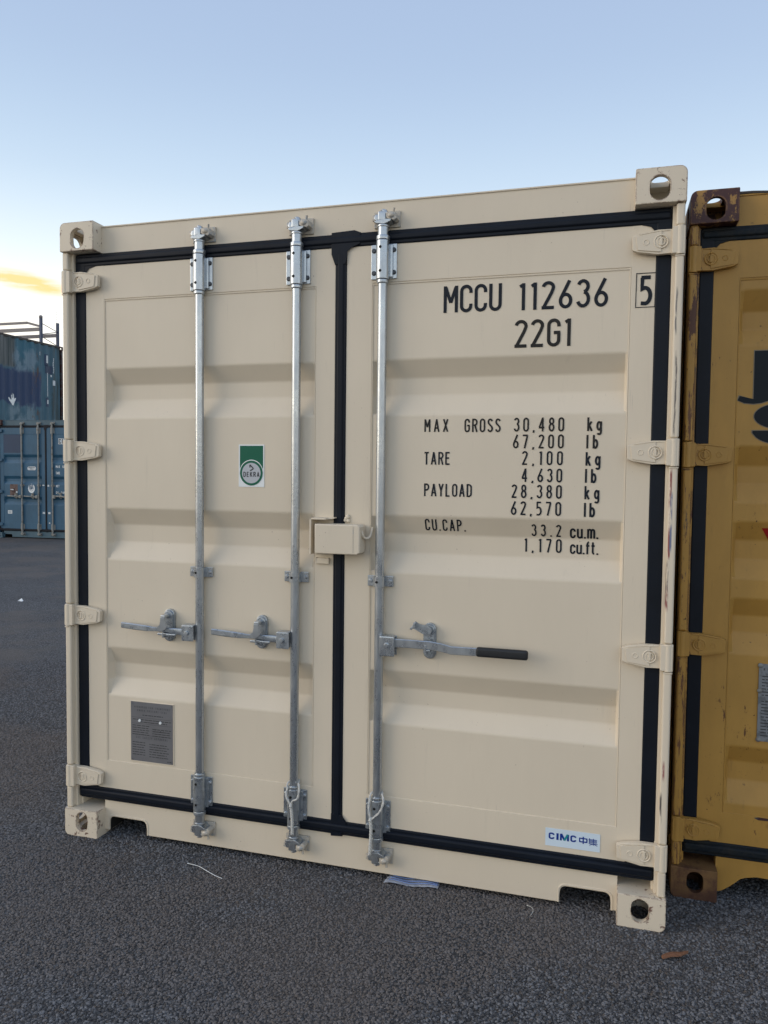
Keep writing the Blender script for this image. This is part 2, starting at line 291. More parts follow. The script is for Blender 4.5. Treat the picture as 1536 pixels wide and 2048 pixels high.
# ------------------------------------------------------------------ stroke lettering
def arc(cx, cy, rx, ry, a0, a1, n=12):
    return [(cx+rx*math.cos(R(a0+(a1-a0)*i/n)), cy+ry*math.sin(R(a0+(a1-a0)*i/n))) for i in range(n+1)]
def ell(cx, cy, rx, ry): return arc(cx, cy, rx, ry, 90, 450, 22)
GL = {
 '0': (.36, [arc(.18, .8, .18, .2, 0, 180)+arc(.18, .2, .18, .2, 180, 360)+[(.36, .8)]]),
 'O': (.36, [arc(.18, .8, .18, .2, 0, 180)+arc(.18, .2, .18, .2, 180, 360)+[(.36, .8)]]),
 '1': (.16, [[(.0, .90), (.13, .99)], [(.13, 1.04), (.13, -.06)]]),
 '2': (.36, [arc(.18, .81, .18, .19, 170, -25)+[(.30, .60), (.02, .0)], [(-.05, .0), (.39, .0)]]),
 '3': (.36, [arc(.17, .78, .17, .22, 160, -80), arc(.17, .28, .19, .28, 80, -160)]),
 '4': (.40, [[(.28, -.06), (.28, 1.06)], [(.26, 1.0), (.0, .27)], [(-.05, .25), (.42, .25)]]),
 '5': (.36, [[(.36, 1.0), (-.01, 1.0)], [(.04, 1.0), (.03, .55)]+arc(.14, .29, .22, .31, 95, -80)+[(-.01, .0)]]),
 '6': (.36, [ell(.18, .25, .18, .25), [(.31, 1.05), (.02, .37)]]),
 '7': (.36, [[(-.05, 1.0), (.38, 1.0)], [(.35, .98), (.11, -.06)]]),
 '8': (.36, [ell(.18, .77, .155, .23), ell(.18, .27, .18, .27)]),
 '9': (.36, [ell(.18, .75, .18, .25), [(.05, -.05), (.34, .63)]]),
 'A': (.40, [[(.0, -.05), (.2, 1.05)], [(.2, 1.05), (.4, -.05)], [(.07, .28), (.33, .28)]]),
 'B': (.36, [[(.0, -.05), (.0, 1.05)], [(-.05, 1), (.16, 1)]+arc(.16, .77, .17, .23, 85, -85)+[(.03, .53)], [(.14, .53)]+arc(.16, .27, .2, .26, 85, -85)+[(-.05, 0)]]),
 'C': (.36, [[(.36, .72)]+arc(.18, .8, .18, .2, 0, 180)+arc(.18, .2, .18, .2, 180, 360)+[(.36, .28)]]),
 'D': (.36, [[(.0, -.05), (.0, 1.05)], [(-.05, 1)]+arc(.12, .77, .24, .23, 90, 0)+arc(.12, .23, .24, .23, 0, -90)+[(-.05, 0)]]),
 'E': (.34, [[(.0, -.05), (.0, 1.05)], [(-.05, 1), (.34, 1)], [(0, .53), (.30, .53)], [(-.05, 0), (.34, 0)]]),
 'F': (.32, [[(.0, -.05), (.0, 1.05)], [(-.05, 1), (.32, 1)], [(0, .53), (.28, .53)]]),
 'G': (.36, [[(.36, .74)]+arc(.18, .8, .18, .2, 0, 180)+arc(.18, .2, .18, .2, 180, 360)+[(.36, .50)], [(.18, .50), (.41, .50)]]),
 'I': (.02, [[(.01, -.05), (.01, 1.05)]]),
 'K': (.38, [[(.0, -.05), (.0, 1.05)], [(.36, 1.05), (.02, .42)], [(.11, .58), (.38, -.05)]]),
 'L': (.32, [[(.0, -.05), (.0, 1.05)], [(-.05, 0), (.32, 0)]]),
 'M': (.44, [[(.0, -.05), (.0, 1.05)], [(.44, -.05), (.44, 1.05)], [(.02, 1.0), (.22, .36)], [(.42, 1.0), (.22, .36)]]),
 'N': (.38, [[(.0, -.05), (.0, 1.05)], [(.38, -.05), (.38, 1.05)], [(.02, 1.0), (.36, .0)]]),
 'P': (.36, [[(.0, -.05), (.0, 1.05)], [(-.05, 1), (.16, 1)]+arc(.16, .75, .2, .25, 85, -85)+[(.0, .5)]]),
 'R': (.36, [[(.0, -.05), (.0, 1.05)], [(-.05, 1), (.16, 1)]+arc(.16, .76, .2, .24, 85, -85)+[(.0, .52)], [(.2, .52), (.37, -.05)]]),
 'S': (.36, [arc(.18, .79, .17, .21, 15, 225)+arc(.18, .23, .18, .23, 40, -165)]),
 'T': (.36, [[(.18, -.05), (.18, 1.0)], [(-.03, 1), (.39, 1)]]),
 'U': (.36, [[(0, 1.05)]+arc(.18, .2, .18, .2, 180, 360)+[(.36, 1.05)]]),
 'V': (.38, [[(0, 1.05), (.19, -.03)], [(.38, 1.05), (.19, -.03)]]),
 'X': (.38, [[(0, 1.05), (.38, -.05)], [(.38, 1.05), (.0, -.05)]]),
 'Y': (.38, [[(0, 1.05), (.19, .48)], [(.38, 1.05), (.19, .48)], [(.19, .5), (.19, -.05)]]),
 'k': (.30, [[(.0, -.05), (.0, 1.05)], [(.28, .72), (.02, .28)], [(.10, .40), (.31, -.05)]]),
 'g': (.30, [ell(.15, .36, .15, .31), [(.31, .72), (.31, -.12)]+arc(.16, -.14, .15, .17, 0, -150)]),
 'l': (.02, [[(.01, -.05), (.01, 1.05)]]),
 'b': (.30, [[(.0, -.05), (.0, 1.05)], ell(.15, .32, .15, .32)]),
 'c': (.30, [[(.30, .50)]+arc(.15, .5, .15, .2, 0, 180)+arc(.15, .2, .15, .2, 180, 360)+[(.30, .22)]]),
 'u': (.30, [[(0, .75)]+arc(.15, .18, .15, .18, 180, 330), [(.30, -.05), (.30, .75)]]),
 'm': (.46, [[(0, -.05), (0, .75)], [(.01, .5)]+arc(.12, .55, .11, .15, 160, 0)+[(.23, -.05)], [(.24, .5)]+arc(.35, .55, .11, .15, 160, 0)+[(.46, -.05)]]),
 'f': (.22, [[(.07, -.05), (.07, .8)]+arc(.2, .8, .13, .2, 180, 95), [(-.04, .68), (.22, .68)]]),
 't': (.22, [[(.07, 1.0)]+arc(.2, .18, .13, .18, 180, 265), [(-.04, .68), (.22, .68)]]),
 '.': (.02, [[(.01, -.07), (.01, .07)]]),
 ',': (.06, [[(.05, .05), (.0, -.16)]]),
}
def ribbon(bm, pts, t, yo):
    n = len(pts); closed = (Vector(pts[0])-Vector(pts[-1])).length < 1e-6
    P = [Vector(p) for p in pts]
    if closed: P = P[:-1]; n -= 1
    Lf, Rt = [], []
    for i in range(n):
        a_ = P[i-1] if (i > 0 or closed) else None; b_ = P[(i+1) % n] if (i < n-1 or closed) else None
        d1 = (P[i]-a_).normalized() if a_ is not None else None; d2 = (b_-P[i]).normalized() if b_ is not None else None
        if d1 is None: d1 = d2
        if d2 is None: d2 = d1
        n1 = Vector((-d1.y, d1.x)); n2 = Vector((-d2.y, d2.x)); mt = (n1+n2)
        if mt.length < 1e-4: mt = n1
        mt.normalize(); k = min(1/max(mt.dot(n1), .3), 1.6)*t/2
        Lf.append(bm.verts.new((P[i].x+mt.x*k, yo, P[i].y+mt.y*k))); Rt.append(bm.verts.new((P[i].x-mt.x*k, yo, P[i].y-mt.y*k)))
    for i in range(n if closed else n-1):
        j = (i+1) % n; bm.faces.new((Rt[i], Rt[j], Lf[j], Lf[i]))
def decal(name, mat, parent, fill, ysurf=None, cuts=(), off=.0012, label=None):
    "flat marking lying on the door skin: bent to follow the pressed panel"
    bm = bmesh.new(); fill(bm)
    for c in cuts: bmesh.ops.bisect_plane(bm, geom=bm.verts[:]+bm.edges[:]+bm.faces[:], plane_co=(0, 0, c), plane_no=(0, 0, 1))
    for v in bm.verts: v.co.y += (ysurf(v.co.x, v.co.z) if ysurf else 0) - off
    for f in bm.faces:
        f.normal_update()
        if f.normal.y > 0: f.normal_flip()
    me = bpy.data.meshes.new(name); bm.to_mesh(me); bm.free()
    o = link(name, me, mat, parent, smooth=False)
    if label: o['label'] = label
    return o
def put_text(bm, txt, x0, x1, z0, z1, t=.11, wk=1.0, space=.42, ctr=False):
    "one line whose capitals run from z0 to z1 and whose ink runs from x0 to x1"
    h = (z1-z0)/(1+t); ws = []
    for ch in txt: ws.append(None if ch == ' ' else (GL[ch][0]+t)*wk)
    gaps = len(txt)-1; tot = sum(w_ if w_ is not None else space*wk for w_ in ws)*h
    g = ((x1-x0)-tot)/max(gaps, 1); x = x0; k = 0
    for ch, w_ in zip(txt, ws):
        if w_ is not None:
            for st in GL[ch][1]:
                ribbon(bm, [(x+(px+t/2)*wk*h, z0+(pz+t/2)*h) for px, pz in st], t*h, -k*.00012); k = (k+1) % 5
            x += w_*h+g
        else: x += space*wk*h+g
def rect(bm, x0, x1, z0, z1, yo=0):
    bm.faces.new([bm.verts.new(p) for p in ((x0, yo, z0), (x1, yo, z0), (x1, yo, z1), (x0, yo, z1))])
def poly(bm, pts, yo=0): bm.faces.new([bm.verts.new((x, yo, z)) for x, z in pts])

# ------------------------------------------------------------------ corner casting (hollow, holes cut through)
W, H, LEN = 2.438, 2.591, 6.058
def slot(mb, axis, c, w_, h_, d0, d1):
    r = min(w_, h_)/2; pts = []
    for a_ in range(0, 360, 15):
        ca, sa = math.cos(R(a_)), math.sin(R(a_)); ox = (w_/2-r)*(1 if ca > 0 else -1 if ca < 0 else 0); oz = (h_/2-r)*(1 if sa > 0 else -1 if sa < 0 else 0)
        pts.append((c[0]+ox+r*ca, c[1]+oz+r*sa))
    if axis == 'y': A = [(x, d0, z) for x, z in pts]; B = [(x, d1, z) for x, z in pts]
    elif axis == 'x': A = [(d0, x, z) for x, z in pts]; B = [(d1, x, z) for x, z in pts]
    else: A = [(x, z, d0) for x, z in pts]; B = [(x, z, d1) for x, z in pts]
    A = [mb.bm.verts.new(p) for p in A]; B = [mb.bm.verts.new(p) for p in B]; n = len(A)
    mb.bm.faces.new(A); mb.bm.faces.new(B[::-1])
    for i in range(n): mb.bm.faces.new((A[i], B[i], B[(i+1) % n], A[(i+1) % n]))
def casting_mesh(hw, hh):
    b = MB(); bm = b.bm
    r = bmesh.ops.create_cube(bm, size=1); bmesh.ops.transform(bm, matrix=Matrix.Translation((.081, .089, .059)) @ Matrix.Diagonal((.162, .178, .118, 1)), verts=r['verts'])
    e1 = [e for e in bm.edges if all(abs(v.co.x) < 1e-5 and abs(v.co.z-.118) < 1e-5 for v in e.verts)]
    bmesh.ops.bevel(bm, geom=e1, offset=.024, segments=5, affect='EDGES', profile=.5)
    bmesh.ops.bevel(bm, geom=[e for e in bm.edges if e.calc_face_angle(0) > .9], offset=.0035, segments=2, affect='EDGES', profile=.5)
    base = b.build('t_base', None, smooth=False)
    def mod(mb):
        o = mb.build('t_cut', None, smooth=False); md = base.modifiers.new('b', 'BOOLEAN'); md.operation = 'DIFFERENCE'; md.solver = 'EXACT'; md.object = o; return o
    cs = [mod(MB().box(.016, .148, .022, .160, .018, .094))]
    for ax, c, a_, b_, d0, d1 in (('y', (.085, .051), hw, hh, -.05, .05), ('x', (.089, .051), .080, .064, -.05, .05), ('z', (.080, .089), .0635, .124, .06, .15)):
        q = MB(); slot(q, ax, c, a_, b_, d0, d1); cs.append(mod(q))
    bpy.context.view_layer.update(); dg = bpy.context.evaluated_depsgraph_get()
    me = bpy.data.meshes.new_from_object(base.evaluated_get(dg))
    for o in cs+[base]: bpy.data.objects.remove(o)
    me.name = 'corner_casting'; return me
CM = casting_mesh(.066, .082); CML = casting_mesh(.059, .082)
def add_castings(root, mats, label=None):
    for sx in (0, 1):
        for sy in (0, 1):
            for sz in (1, 0):
                me = (CM if sz else CML).copy(); bm = bmesh.new(); bm.from_mesh(me)
                for v in bm.verts:
                    x, y, z = v.co
                    if sx: x = W-x
                    if sy: y = LEN-y
                    z = z+H-.118 if sz else .118-z
                    v.co = (x, y, z)
                if (sx+sy+(1-sz)) % 2: bmesh.ops.reverse_faces(bm, faces=bm.faces)
                bm.to_mesh(me); bm.free()
                link('corner_casting', me, mats[sz], root, 30)

# ------------------------------------------------------------------ pressed door skin
YF, YP, DEP = .050, .0535, .035       # stile face, panel face, depth of the pressings
def fillet(pts, r=.0055, n=3):
    out_ = [pts[0]]
    for i in range(1, len(pts)-1):
        p, a_, b_ = Vector(pts[i]), Vector(pts[i-1]), Vector(pts[i+1]); d1 = (a_-p); d2 = (b_-p); rr = min(r, d1.length*.4, d2.length*.4)
        q1 = p+d1.normalized()*rr; q2 = p+d2.normalized()*rr
        e1 = q1+d1.normalized()*.0008; e2 = q2+d2.normalized()*.0008; out_.append(tuple(e1))
        for k in range(n+1):
            t = k/n; out_.append(tuple((1-t)**2*q1+2*t*(1-t)*p+t*t*q2))
        out_.append(tuple(e2))
    out_.append(pts[-1]); return out_
def profile(rec, z0, z1):
    "rec: list of (z_top, z_deep_top, z_deep_bottom, z_bottom); returns (z, depth factor) rising"
    pts = [(z0, 0)]
    for a_, b_, c_, d_ in sorted(rec, key=lambda q: q[3]):
        pts += [(d_, 0), (c_, DEP), (b_, DEP), (a_, 0)]
    return fillet(pts+[(z1, 0)])
def interp(prof, z):
    if z <= prof[0][0] or z >= prof[-1][0]: return 0
    for (a_, b_), (c_, d_) in zip(prof, prof[1:]):
        if a_ <= z <= c_: return b_+(d_-b_)*(z-a_)/(c_-a_) if c_ > a_ else b_
    return 0
def skin(xa, xb, prof):
    b = MB(); cols = [(xa, 0), (xa+.006, 0), (xa+.008, .04), (xa+.022, .96), (xa+.024, 1), (xa+.025, 1), (xb-.019, 1), (xb-.018, 1), (xb-.016, .96), (xb-.008, .04), (xb-.006, 0), (xb, 0)]
    g = [[b.bm.verts.new((x, YP+f*d, z)) for x, f in cols] for z, d in prof]
    for r0, r1 in zip(g, g[1:]):
        for k in range(len(cols)-1): b.bm.faces.new((r0[k], r0[k+1], r1[k+1], r1[k]))
    # returned rim so the sheet has thickness
    return b
def hinge_mesh(rs):
    "hinge centred on z=0; x grows from the outer edge of the post towards the door; rs = -1 mirrors"
    b = MB(); X = lambda x: x if rs > 0 else -x
    out_ = [(.030, -.040), (.085, -.040), (.150, -.030), (.166, -.022), (.168, .022), (.150, .030), (.085, .040), (.030, .040)]
    b.prism([(X(x), z) for x, z in out_], .022, .040, .0022)
    b.prism([(X(x), z) for x, z in [(.075, -.034), (.150, -.024), (.156, .020), (.146, .024), (.075, .034)]], .0185, .024, .0012)
    b.box(*sorted((X(.002), X(.042))), .006, .05, -.044, .044, .003)
    b.tube([(X(.050), .0215, .0365), (X(.085), .0212, .0355), (X(.146), .0215, .0275)], .0018, 5)
    b.cyl((X(.016), .020, -.047), (X(.016), .020, .047), .0165, bev=.003)
    return b
def hinge_marks(rs):
    b = MB(); X = lambda x: x if rs > 0 else -x
    for cx, r, t in ((.076, .021, .0022), (.076, .0125, .0016), (.123, .0085, .0016)):
        pts = [(X(cx)+r*math.cos(2*math.pi*k/24), .0185, r*math.sin(2*math.pi*k/24)) for k in range(25)]; b.tube(pts, t, 5)
    b.box(*sorted((X(.072), X(.080))), .0165, .02, -.012, .012, .001)
    return b

def rod_mesh(x): return MB().cyl((x, .031, .10), (x, .031, 2.50), .0172, seg=28)
def guide(x, zc, flip):
    "bearing bracket: backing plate, domed sleeve, collars"
    b = MB(); q = 1 if not flip else -1
    b.box(x-.050, x+.050, .044, .0505, zc-.064, zc+.064, .0025)
    r = b.bm.faces  # sleeve
    b.cyl((x, .028, zc-.070), (x, .028, zc+.072), .0245, seg=28, bev=.003)
    b.cyl((x, .029, zc-q*.070), (x, .029, zc-q*.084), .0215, seg=28, bev=.003)
    b.box(x-.0245, x+.0245, .028, .047, zc-.062, zc+.062, .002)
    b.box(x+.022, x+.036, .036, .047, zc-.06, zc+.06, .003)
    b.cyl((x, .030, zc+q*.072), (x, .030, zc+q*.090), .0255, seg=28, bev=.004)
    return b
def rivets(x, zc, mat, par):
    for sx in (-1, 1):
        for sz in (-1, 1):
            MB().cyl((x+sx*.0385, .045, zc+sz*.041), (x+sx*.0385, .0375, zc+sz*.041), .0095, .0075, seg=14, bev=.0015).build('rivet', mat, par)
def sleeve_holes(x, zc, par):
    for dz in (-.042, .044): MB().cyl((x-.003, .006, zc+dz), (x-.003, .0030, zc+dz), .0055, seg=12).build('grease_hole', 'void', par)
def cam(x, top, mir=1):
    b = MB(); s = 1 if top else -1; z0 = 2.435 if top else .172
    def Z(d): return z0+s*d
    b.cyl((x, .03, Z(0)), (x, .03, Z(.045)), .0195, seg=24, bev=.002)
    b.cyl((x, .03, Z(.040)), (x, .03, Z(.048)), .0225, seg=24, bev=.002)
    b.cyl((x, .03, Z(.046)), (x, .03, Z(.072)), .0165, .014, seg=20)
    b.prism([(x-.030*mir, Z(.058)), (x-.020*mir, Z(.050)), (x+.010*mir, Z(.046)), (x+.034*mir, Z(.056)), (x+.036*mir, Z(.066)), (x+.012*mir, Z(.062)), (x-.018*mir, Z(.064))], .008, .050, .003)
    b.box(x-.016, x+.014, .012, .046, min(Z(.062), Z(.096)), max(Z(.062), Z(.096)), .005)
    b.prism([(x-.034*mir, Z(.072)), (x-.026*mir, Z(.062)), (x-.012*mir, Z(.066)), (x-.012*mir, Z(.088)), (x-.028*mir, Z(.086))], .018, .040, .004)
    b.prism([(x+.010*mir, Z(.086)), (x+.022*mir, Z(.080)), (x+.016*mir, Z(.100)), (x+.004*mir, Z(.104)), (x-.008*mir, Z(.100))], .014, .036, .004)
    return b
def keeper(x, top, mir=1):
    b = MB(); s = 1 if top else -1; z0 = 2.435 if top else .172
    def Z(d): return z0+s*d
    b.box(x-.042, x+.060, .050, .059, min(Z(.045), Z(.105)), max(Z(.045), Z(.105)), .003)
    b.prism([(x+.014*mir, Z(.070)), (x+.030*mir, Z(.064)), (x+.046*mir, Z(.058)), (x+.056*mir, Z(.066)), (x+.050*mir, Z(.088)), (x+.030*mir, Z(.094)), (x+.014*mir, Z(.090))], .012, .056, .006)
    b.ball((x+.034*mir, .014, Z(.078)), .011, (1.3, .8, 1))
    b.prism([(x-.040*mir, Z(.066)), (x-.028*mir, Z(.060)), (x-.026*mir, Z(.090)), (x-.042*mir, Z(.086))], .022, .056, .005)
    b.cyl((x+.038*mir, .03, Z(.09)), (x+.042*mir, .026, Z(.108)), .0045, seg=10)
    return b
def midguide(x, zc, wide=1):
    b = MB(); b.box(x-.051, x-.018, .044, .0505, zc-.0205, zc+.0205, .002); b.box(x+.018, x+.051, .044, .0505, zc-.0205, zc+.0205, .002)
    pts = [(-.030, .050), (-.023, .044), (-.0215, .026)]+[(-.0215*math.cos(R(a_)), .026-.0205*math.sin(R(a_))) for a_ in range(20, 161, 20)]+[(.0215, .026), (.023, .044), (.030, .050)]
    inn = [(px*.86, py+.003 if py < .03 else py) for px, py in pts]
    bm = b.bm; rows = []
    for z in (zc-.019, zc+.019): rows.append(([bm.verts.new((x+px, py, z)) for px, py in pts], [bm.verts.new((x+px, py, z)) for px, py in inn]))
    for k in range(len(pts)-1):
        bm.faces.new((rows[0][0][k], rows[0][0][k+1], rows[1][0][k+1], rows[1][0][k])); bm.faces.new((rows[0][1][k], rows[1][1][k], rows[1][1][k+1], rows[0][1][k+1]))
        for r_ in rows: bm.faces.new((r_[0][k], r_[0][k+1], r_[1][k+1], r_[1][k]))
    for sx in (-1, 1): b.cyl((x+sx*.0385, .045, zc), (x+sx*.0385, .039, zc), .0085, .0065, seg=14, bev=.001)
    return b
def guide_hole(x, zc): return MB().cyl((x-.004, .006, zc), (x-.004, .0035, zc), .0048, seg=12)
def handle(x, kind):
    b = MB()
    if kind == 'left':
        z = .917
        b.box(x-.066, x-.012, -.002, .006, z-.034, z+.030, .004); b.box(x-.066, x-.012, .030, .038, z-.034, z+.030, .003)
        b.box(x-.062, x-.014, -.001, .036, z+.026, z+.032, .002)
        b.cyl((x-.040, .040, z), (x-.040, -.009, z), .009, seg=14, bev=.002)
        path = [(-.050, .016, z-.002, .0135), (-.100, .014, z+.000, .0125), (-.135, .006, z+.004, .0085), (-.185, .002, z+.005, .0080), (-.225, .002, z+.006, .0115), (-.290, .004, z+.009, .0125), (-.348, .006, z+.012, .0118)]
        ring = []
        for dx, y, zz, hh in path: ring.append([b.bm.verts.new((x+dx, y+a_*.005, zz+c_*hh)) for a_, c_ in ((-1, -.7), (-1, .7), (-.4, 1), (.4, 1), (1, .7), (1, -.7), (.4, -1), (-.4, -1))])
        for p, q in zip(ring, ring[1:]):
            for k in range(8): b.bm.faces.new((p[k], p[(k+1) % 8], q[(k+1) % 8], q[k]))
        b.bm.faces.new(ring[0]); b.bm.faces.new(ring[-1][::-1])
        b.box(x-.180, x-.095, .004, .012, z-.020, z-.010, .003)
    else:
        z = .924
        b.box(x+.010, x+.070, -.002, .006, z-.038, z+.036, .004); b.box(x+.010, x+.070, .032, .040, z-.038, z+.036, .003)
        b.box(x+.012, x+.066, -.001, .036, z+.030, z+.037, .002)
        b.cyl((x+.040, .040, z+.004), (x+.040, -.009, z+.004), .010, seg=14, bev=.003)
        path = [(.055, .014, z+.012, .0155), (.13, .012, z+.013, .0155), (.205, .010, z+.013, .0155), (.245, .008, z+.009, .0155), (.285, .004, z+.002, .0150), (.33, .002, z+.003, .0148), (.385, .002, z+.004, .0148)]
        ring = []
        for dx, y, zz, hh in path: ring.append([b.bm.verts.new((x+dx, y+a_*.005, zz+c_*hh)) for a_, c_ in ((-1, -.85), (-1, .85), (-.6, 1), (.6, 1), (1, .85), (1, -.85), (.6, -1), (-.6, -1))])
        for p, q in zip(ring, ring[1:]):
            for k in range(8): b.bm.faces.new((p[k], p[(k+1) % 8], q[(k+1) % 8], q[k]))
        b.bm.faces.new(ring[0]); b.bm.faces.new(ring[-1][::-1])
    return b
def stadium(cx, cz, w_, h_, n=10):
    r = w_/2; return [(cx+r*math.cos(R(180*k/n)), cz+h_/2-r+r*math.sin(R(180*k/n))) for k in range(n+1)]+[(cx+r*math.cos(R(180+180*k/n)), cz-h_/2+r+r*math.sin(R(180+180*k/n))) for k in range(n+1)]
def catch_plate(cx, cz):
    b = MB(); b.prism(stadium(cx, cz, .048, .135), .040, .053, .003); b.prism(stadium(cx, cz, .040, .122), .030, .041, .003)
    b.box(cx-.008, cx+.010, .004, .034, cz-.034, cz-.026, .002); b.box(cx-.012, cx-.004, .004, .034, cz-.046, cz-.010, .002)
    b.cyl((cx, .032, cz+.042), (cx, .020, cz+.042), .0105, .009, seg=16, bev=.002); b.cyl((cx, .032, cz-.044), (cx, .022, cz-.044), .0105, .009, seg=16, bev=.002)
    return b
def clip_down(cx, cz):
    b = MB(); pts = [(cx-.012, cz+.040), (cx+.010, cz+.040), (cx+.011, cz+.022), (cx+.020, cz+.004), (cx+.016, cz-.004), (cx+.004, cz-.010), (cx-.006, cz-.018), (cx-.020, cz-.016), (cx-.030, cz-.006), (cx-.026, cz+.001), (cx-.014, cz+.006), (cx-.012, cz+.022)]
    b.prism(pts, -.009, -.004, .0015); b.box(cx-.012, cx+.010, -.008, .024, cz+.036, cz+.050, .004); return b
def clip_up(cx, cz):
    b = MB(); pts = [(cx+.014, cz+.050), (cx-.004, cz+.062), (cx-.032, cz+.066), (cx-.050, cz+.076), (cx-.066, cz+.050), (cx-.048, cz+.046), (cx-.024, cz+.032), (cx-.010, cz+.026), (cx+.010, cz+.030)]
    b.prism(pts, .012, .017, .0015); b.box(cx-.056, cx-.046, .002, .017, cz+.052, cz+.072, .002, mat=None); b.box(cx-.068, cx-.060, .004, .016, cz+.044, cz+.052, .002); return b

# ------------------------------------------------------------------ shipping container
def sheetwall(mb, axis, fixed, u0, u1, z0, z1, depth, sgn, pitch=.278):
    "corrugated wall sheet; axis 'x' = side wall running along y"
    n = int((u1-u0)/pitch); p = (u1-u0)/n; pr = []
    for i in range(n):
        s0 = u0+i*p; pr += [(s0, 0), (s0+p*.26, 0), (s0+p*.50, depth), (s0+p*.76, depth)]
    pr.append((u1, 0)); a_ = []
    for u, d in pr:
        for z in (z0, z1): a_.append(mb.bm.verts.new((fixed+sgn*d, u, z) if axis == 'x' else (u, fixed+sgn*d, z)))
    for i in range(len(pr)-1): mb.bm.faces.new((a_[2*i], a_[2*i+1], a_[2*i+3], a_[2*i+2]))
def container(root, paint, cast, rec, post=None, gask='gasket', gaskb=None, steel='galv', zincm='zinc', riv='rivet', sill='pockets', doors='full', frame=None, rods=(.633, 1.049, 1.392), handles=True, pz=(.330, 2.281), hz=(2.352, 1.650, .953, .256), wallmat=None, keep='keeper', small=False):
    frame = frame or paint; post = post or (paint, paint); gaskb = gaskb or gask; wallmat = wallmat or paint
    add_castings(root, cast)
    # side walls, roof, far end, floor
    for x, sg in ((.004, 1), (W-.004, -1)):
        b = MB(); sheetwall(b, 'x', x, .178, LEN-.178, .158, H-.062, .036, sg); b.build('side_wall', wallmat, root, norm=False)
        b = MB(); b.box(min(x, x+sg*.06), max(x, x+sg*.06), .178, LEN-.178, H-.064, H-.004, .004).build('roof_rail', 'darkrail' if small == 'stacked' else frame, root)
        b = MB(); b.box(min(x, x+sg*.05), max(x, x+sg*.05), .178, LEN-.178, .012, .160, .004).build('side_rail', frame, root)
    MB().box(.05, W-.05, .11, LEN-.06, H-.030, H-.012, .003).build('roof', wallmat, root)
    b = MB(); sheetwall(b, 'y', LEN-.02, .16, W-.16, .15, H-.1, .045, -1); b.box(.05, .16, LEN-.08, LEN-.01, .118, H-.118); b.box(W-.16, W-.05, LEN-.08, LEN-.01, .118, H-.118); b.box(.162, W-.162, LEN-.08, LEN-.01, .02, .15); b.box(.162, W-.162, LEN-.08, LEN-.01, H-.11, H-.02); b.build('end_wall', wallmat, root, norm=True)
    b = MB(); b.box(.06, W-.06, .14, LEN-.1, .118, .15)
    for k in range(18): b.box(.05, W-.05, .45+k*.3, .50+k*.3, .035, .118)
    b.build('floor', 'void', root)
    # header
    b = MB(); b.box(.160, W-.160, .058, .12, 2.455, 2.579, .003); b.box(.162, W-.162, .054, .10, 2.5765, 2.583, .002); b.box(.04, W-.04, .062, .11, 2.43, 2.47)
    hd = b.build('header_rail', frame, root)
    # sill
    b = MB(); z0, zt = .021, .156
    if sill == 'pockets':
        def fl(x, z, cx, cz, r=.022): return [(cx+r*math.cos(t_), cz+r*math.sin(t_)) for t_ in ()]
        r = .024
        def pocket(xa, xb, zz):
            return [(xa, z0), (xa, zz-r)]+[(xa+r-r*math.cos(R(t_)), zz-r+r*math.sin(R(t_))) for t_ in (22, 45, 68)]+[(xa+r, zz), (xb-r, zz)]+[(xb-r+r*math.sin(R(t_)), zz-r+r*math.cos(R(t_))) for t_ in (22, 45, 68)]+[(xb, zz-r), (xb, z0)]
        out_ = [(.160, zt), (.160, z0)] + pocket(.182, .367, .084) + pocket(2.077, 2.258, .086) + [(W-.160, z0), (W-.160, zt)]
        b.prism(out_, .058, .067, .0025)
        for (xa, xb, zz) in ((.182, .367, .084), (2.077, 2.258, .086)):
            b.tube([(xa-.003, .059, z0+.001)]+[(x+(.003 if x > (xa+xb)/2 else -.003), .059, z+.003) for x, z in pocket(xa, xb, zz)[1:-1]]+[(xb+.003, .059, z0+.001)], .0042, 6)
        b.box(.16, W-.16, .066, .14, .092, .154)
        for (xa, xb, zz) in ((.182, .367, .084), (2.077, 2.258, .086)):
            q = MB(); q.box(xa-.007, xa-.001, .0675, 2.3, .018, zz+.004); q.box(xb+.001, xb+.007, .0675, 2.3, .018, zz+.004); q.box(xa-.007, xb+.007, .0675, 2.3, zz+.001, zz+.006); q.build('fork_pocket', 'pocket_shade', root)  # liner walls, coloured near black to carry the pocket's shade
    else:
        b.prism([(.160, zt), (.160, .018), (.185, .026), (.215, .050), (.245, .082), (.262, .090), (.30, .098), (.42, .096), (.50, .06), (.56, .030), (.62, .021), (W-.160, z0), (W-.160, zt)], .050, .10, .0025)
    b.build('door_sill', frame, root)
    # posts
    for sx in (0, 1):
        X = (lambda x: x) if not sx else (lambda x: W-x)
        b = MB(); segs = []; prev = .118
        for z in sorted(hz): segs.append((prev, z-.048)); prev = z+.048
        segs.append((prev, H-.118))
        for k, (a_, c_) in enumerate(segs):
            b.box(*sorted((X(.003), X(.031))), .010, .052, a_, c_, .007, 3)
            if k not in (0, len(segs)-1): b.box(*sorted((X(.001), X(.032))), .008, .05, c_-.006, c_-.001, .002)
        b.box(*sorted((X(.006), X(.040))), .036, .085, .118, H-.118, .002); b.box(*sorted((X(.008), X(.048))), .060, .15, .118, H-.118, .002)
        b.build('corner_post', post[sx], root)
    # doors
    doorobs = []
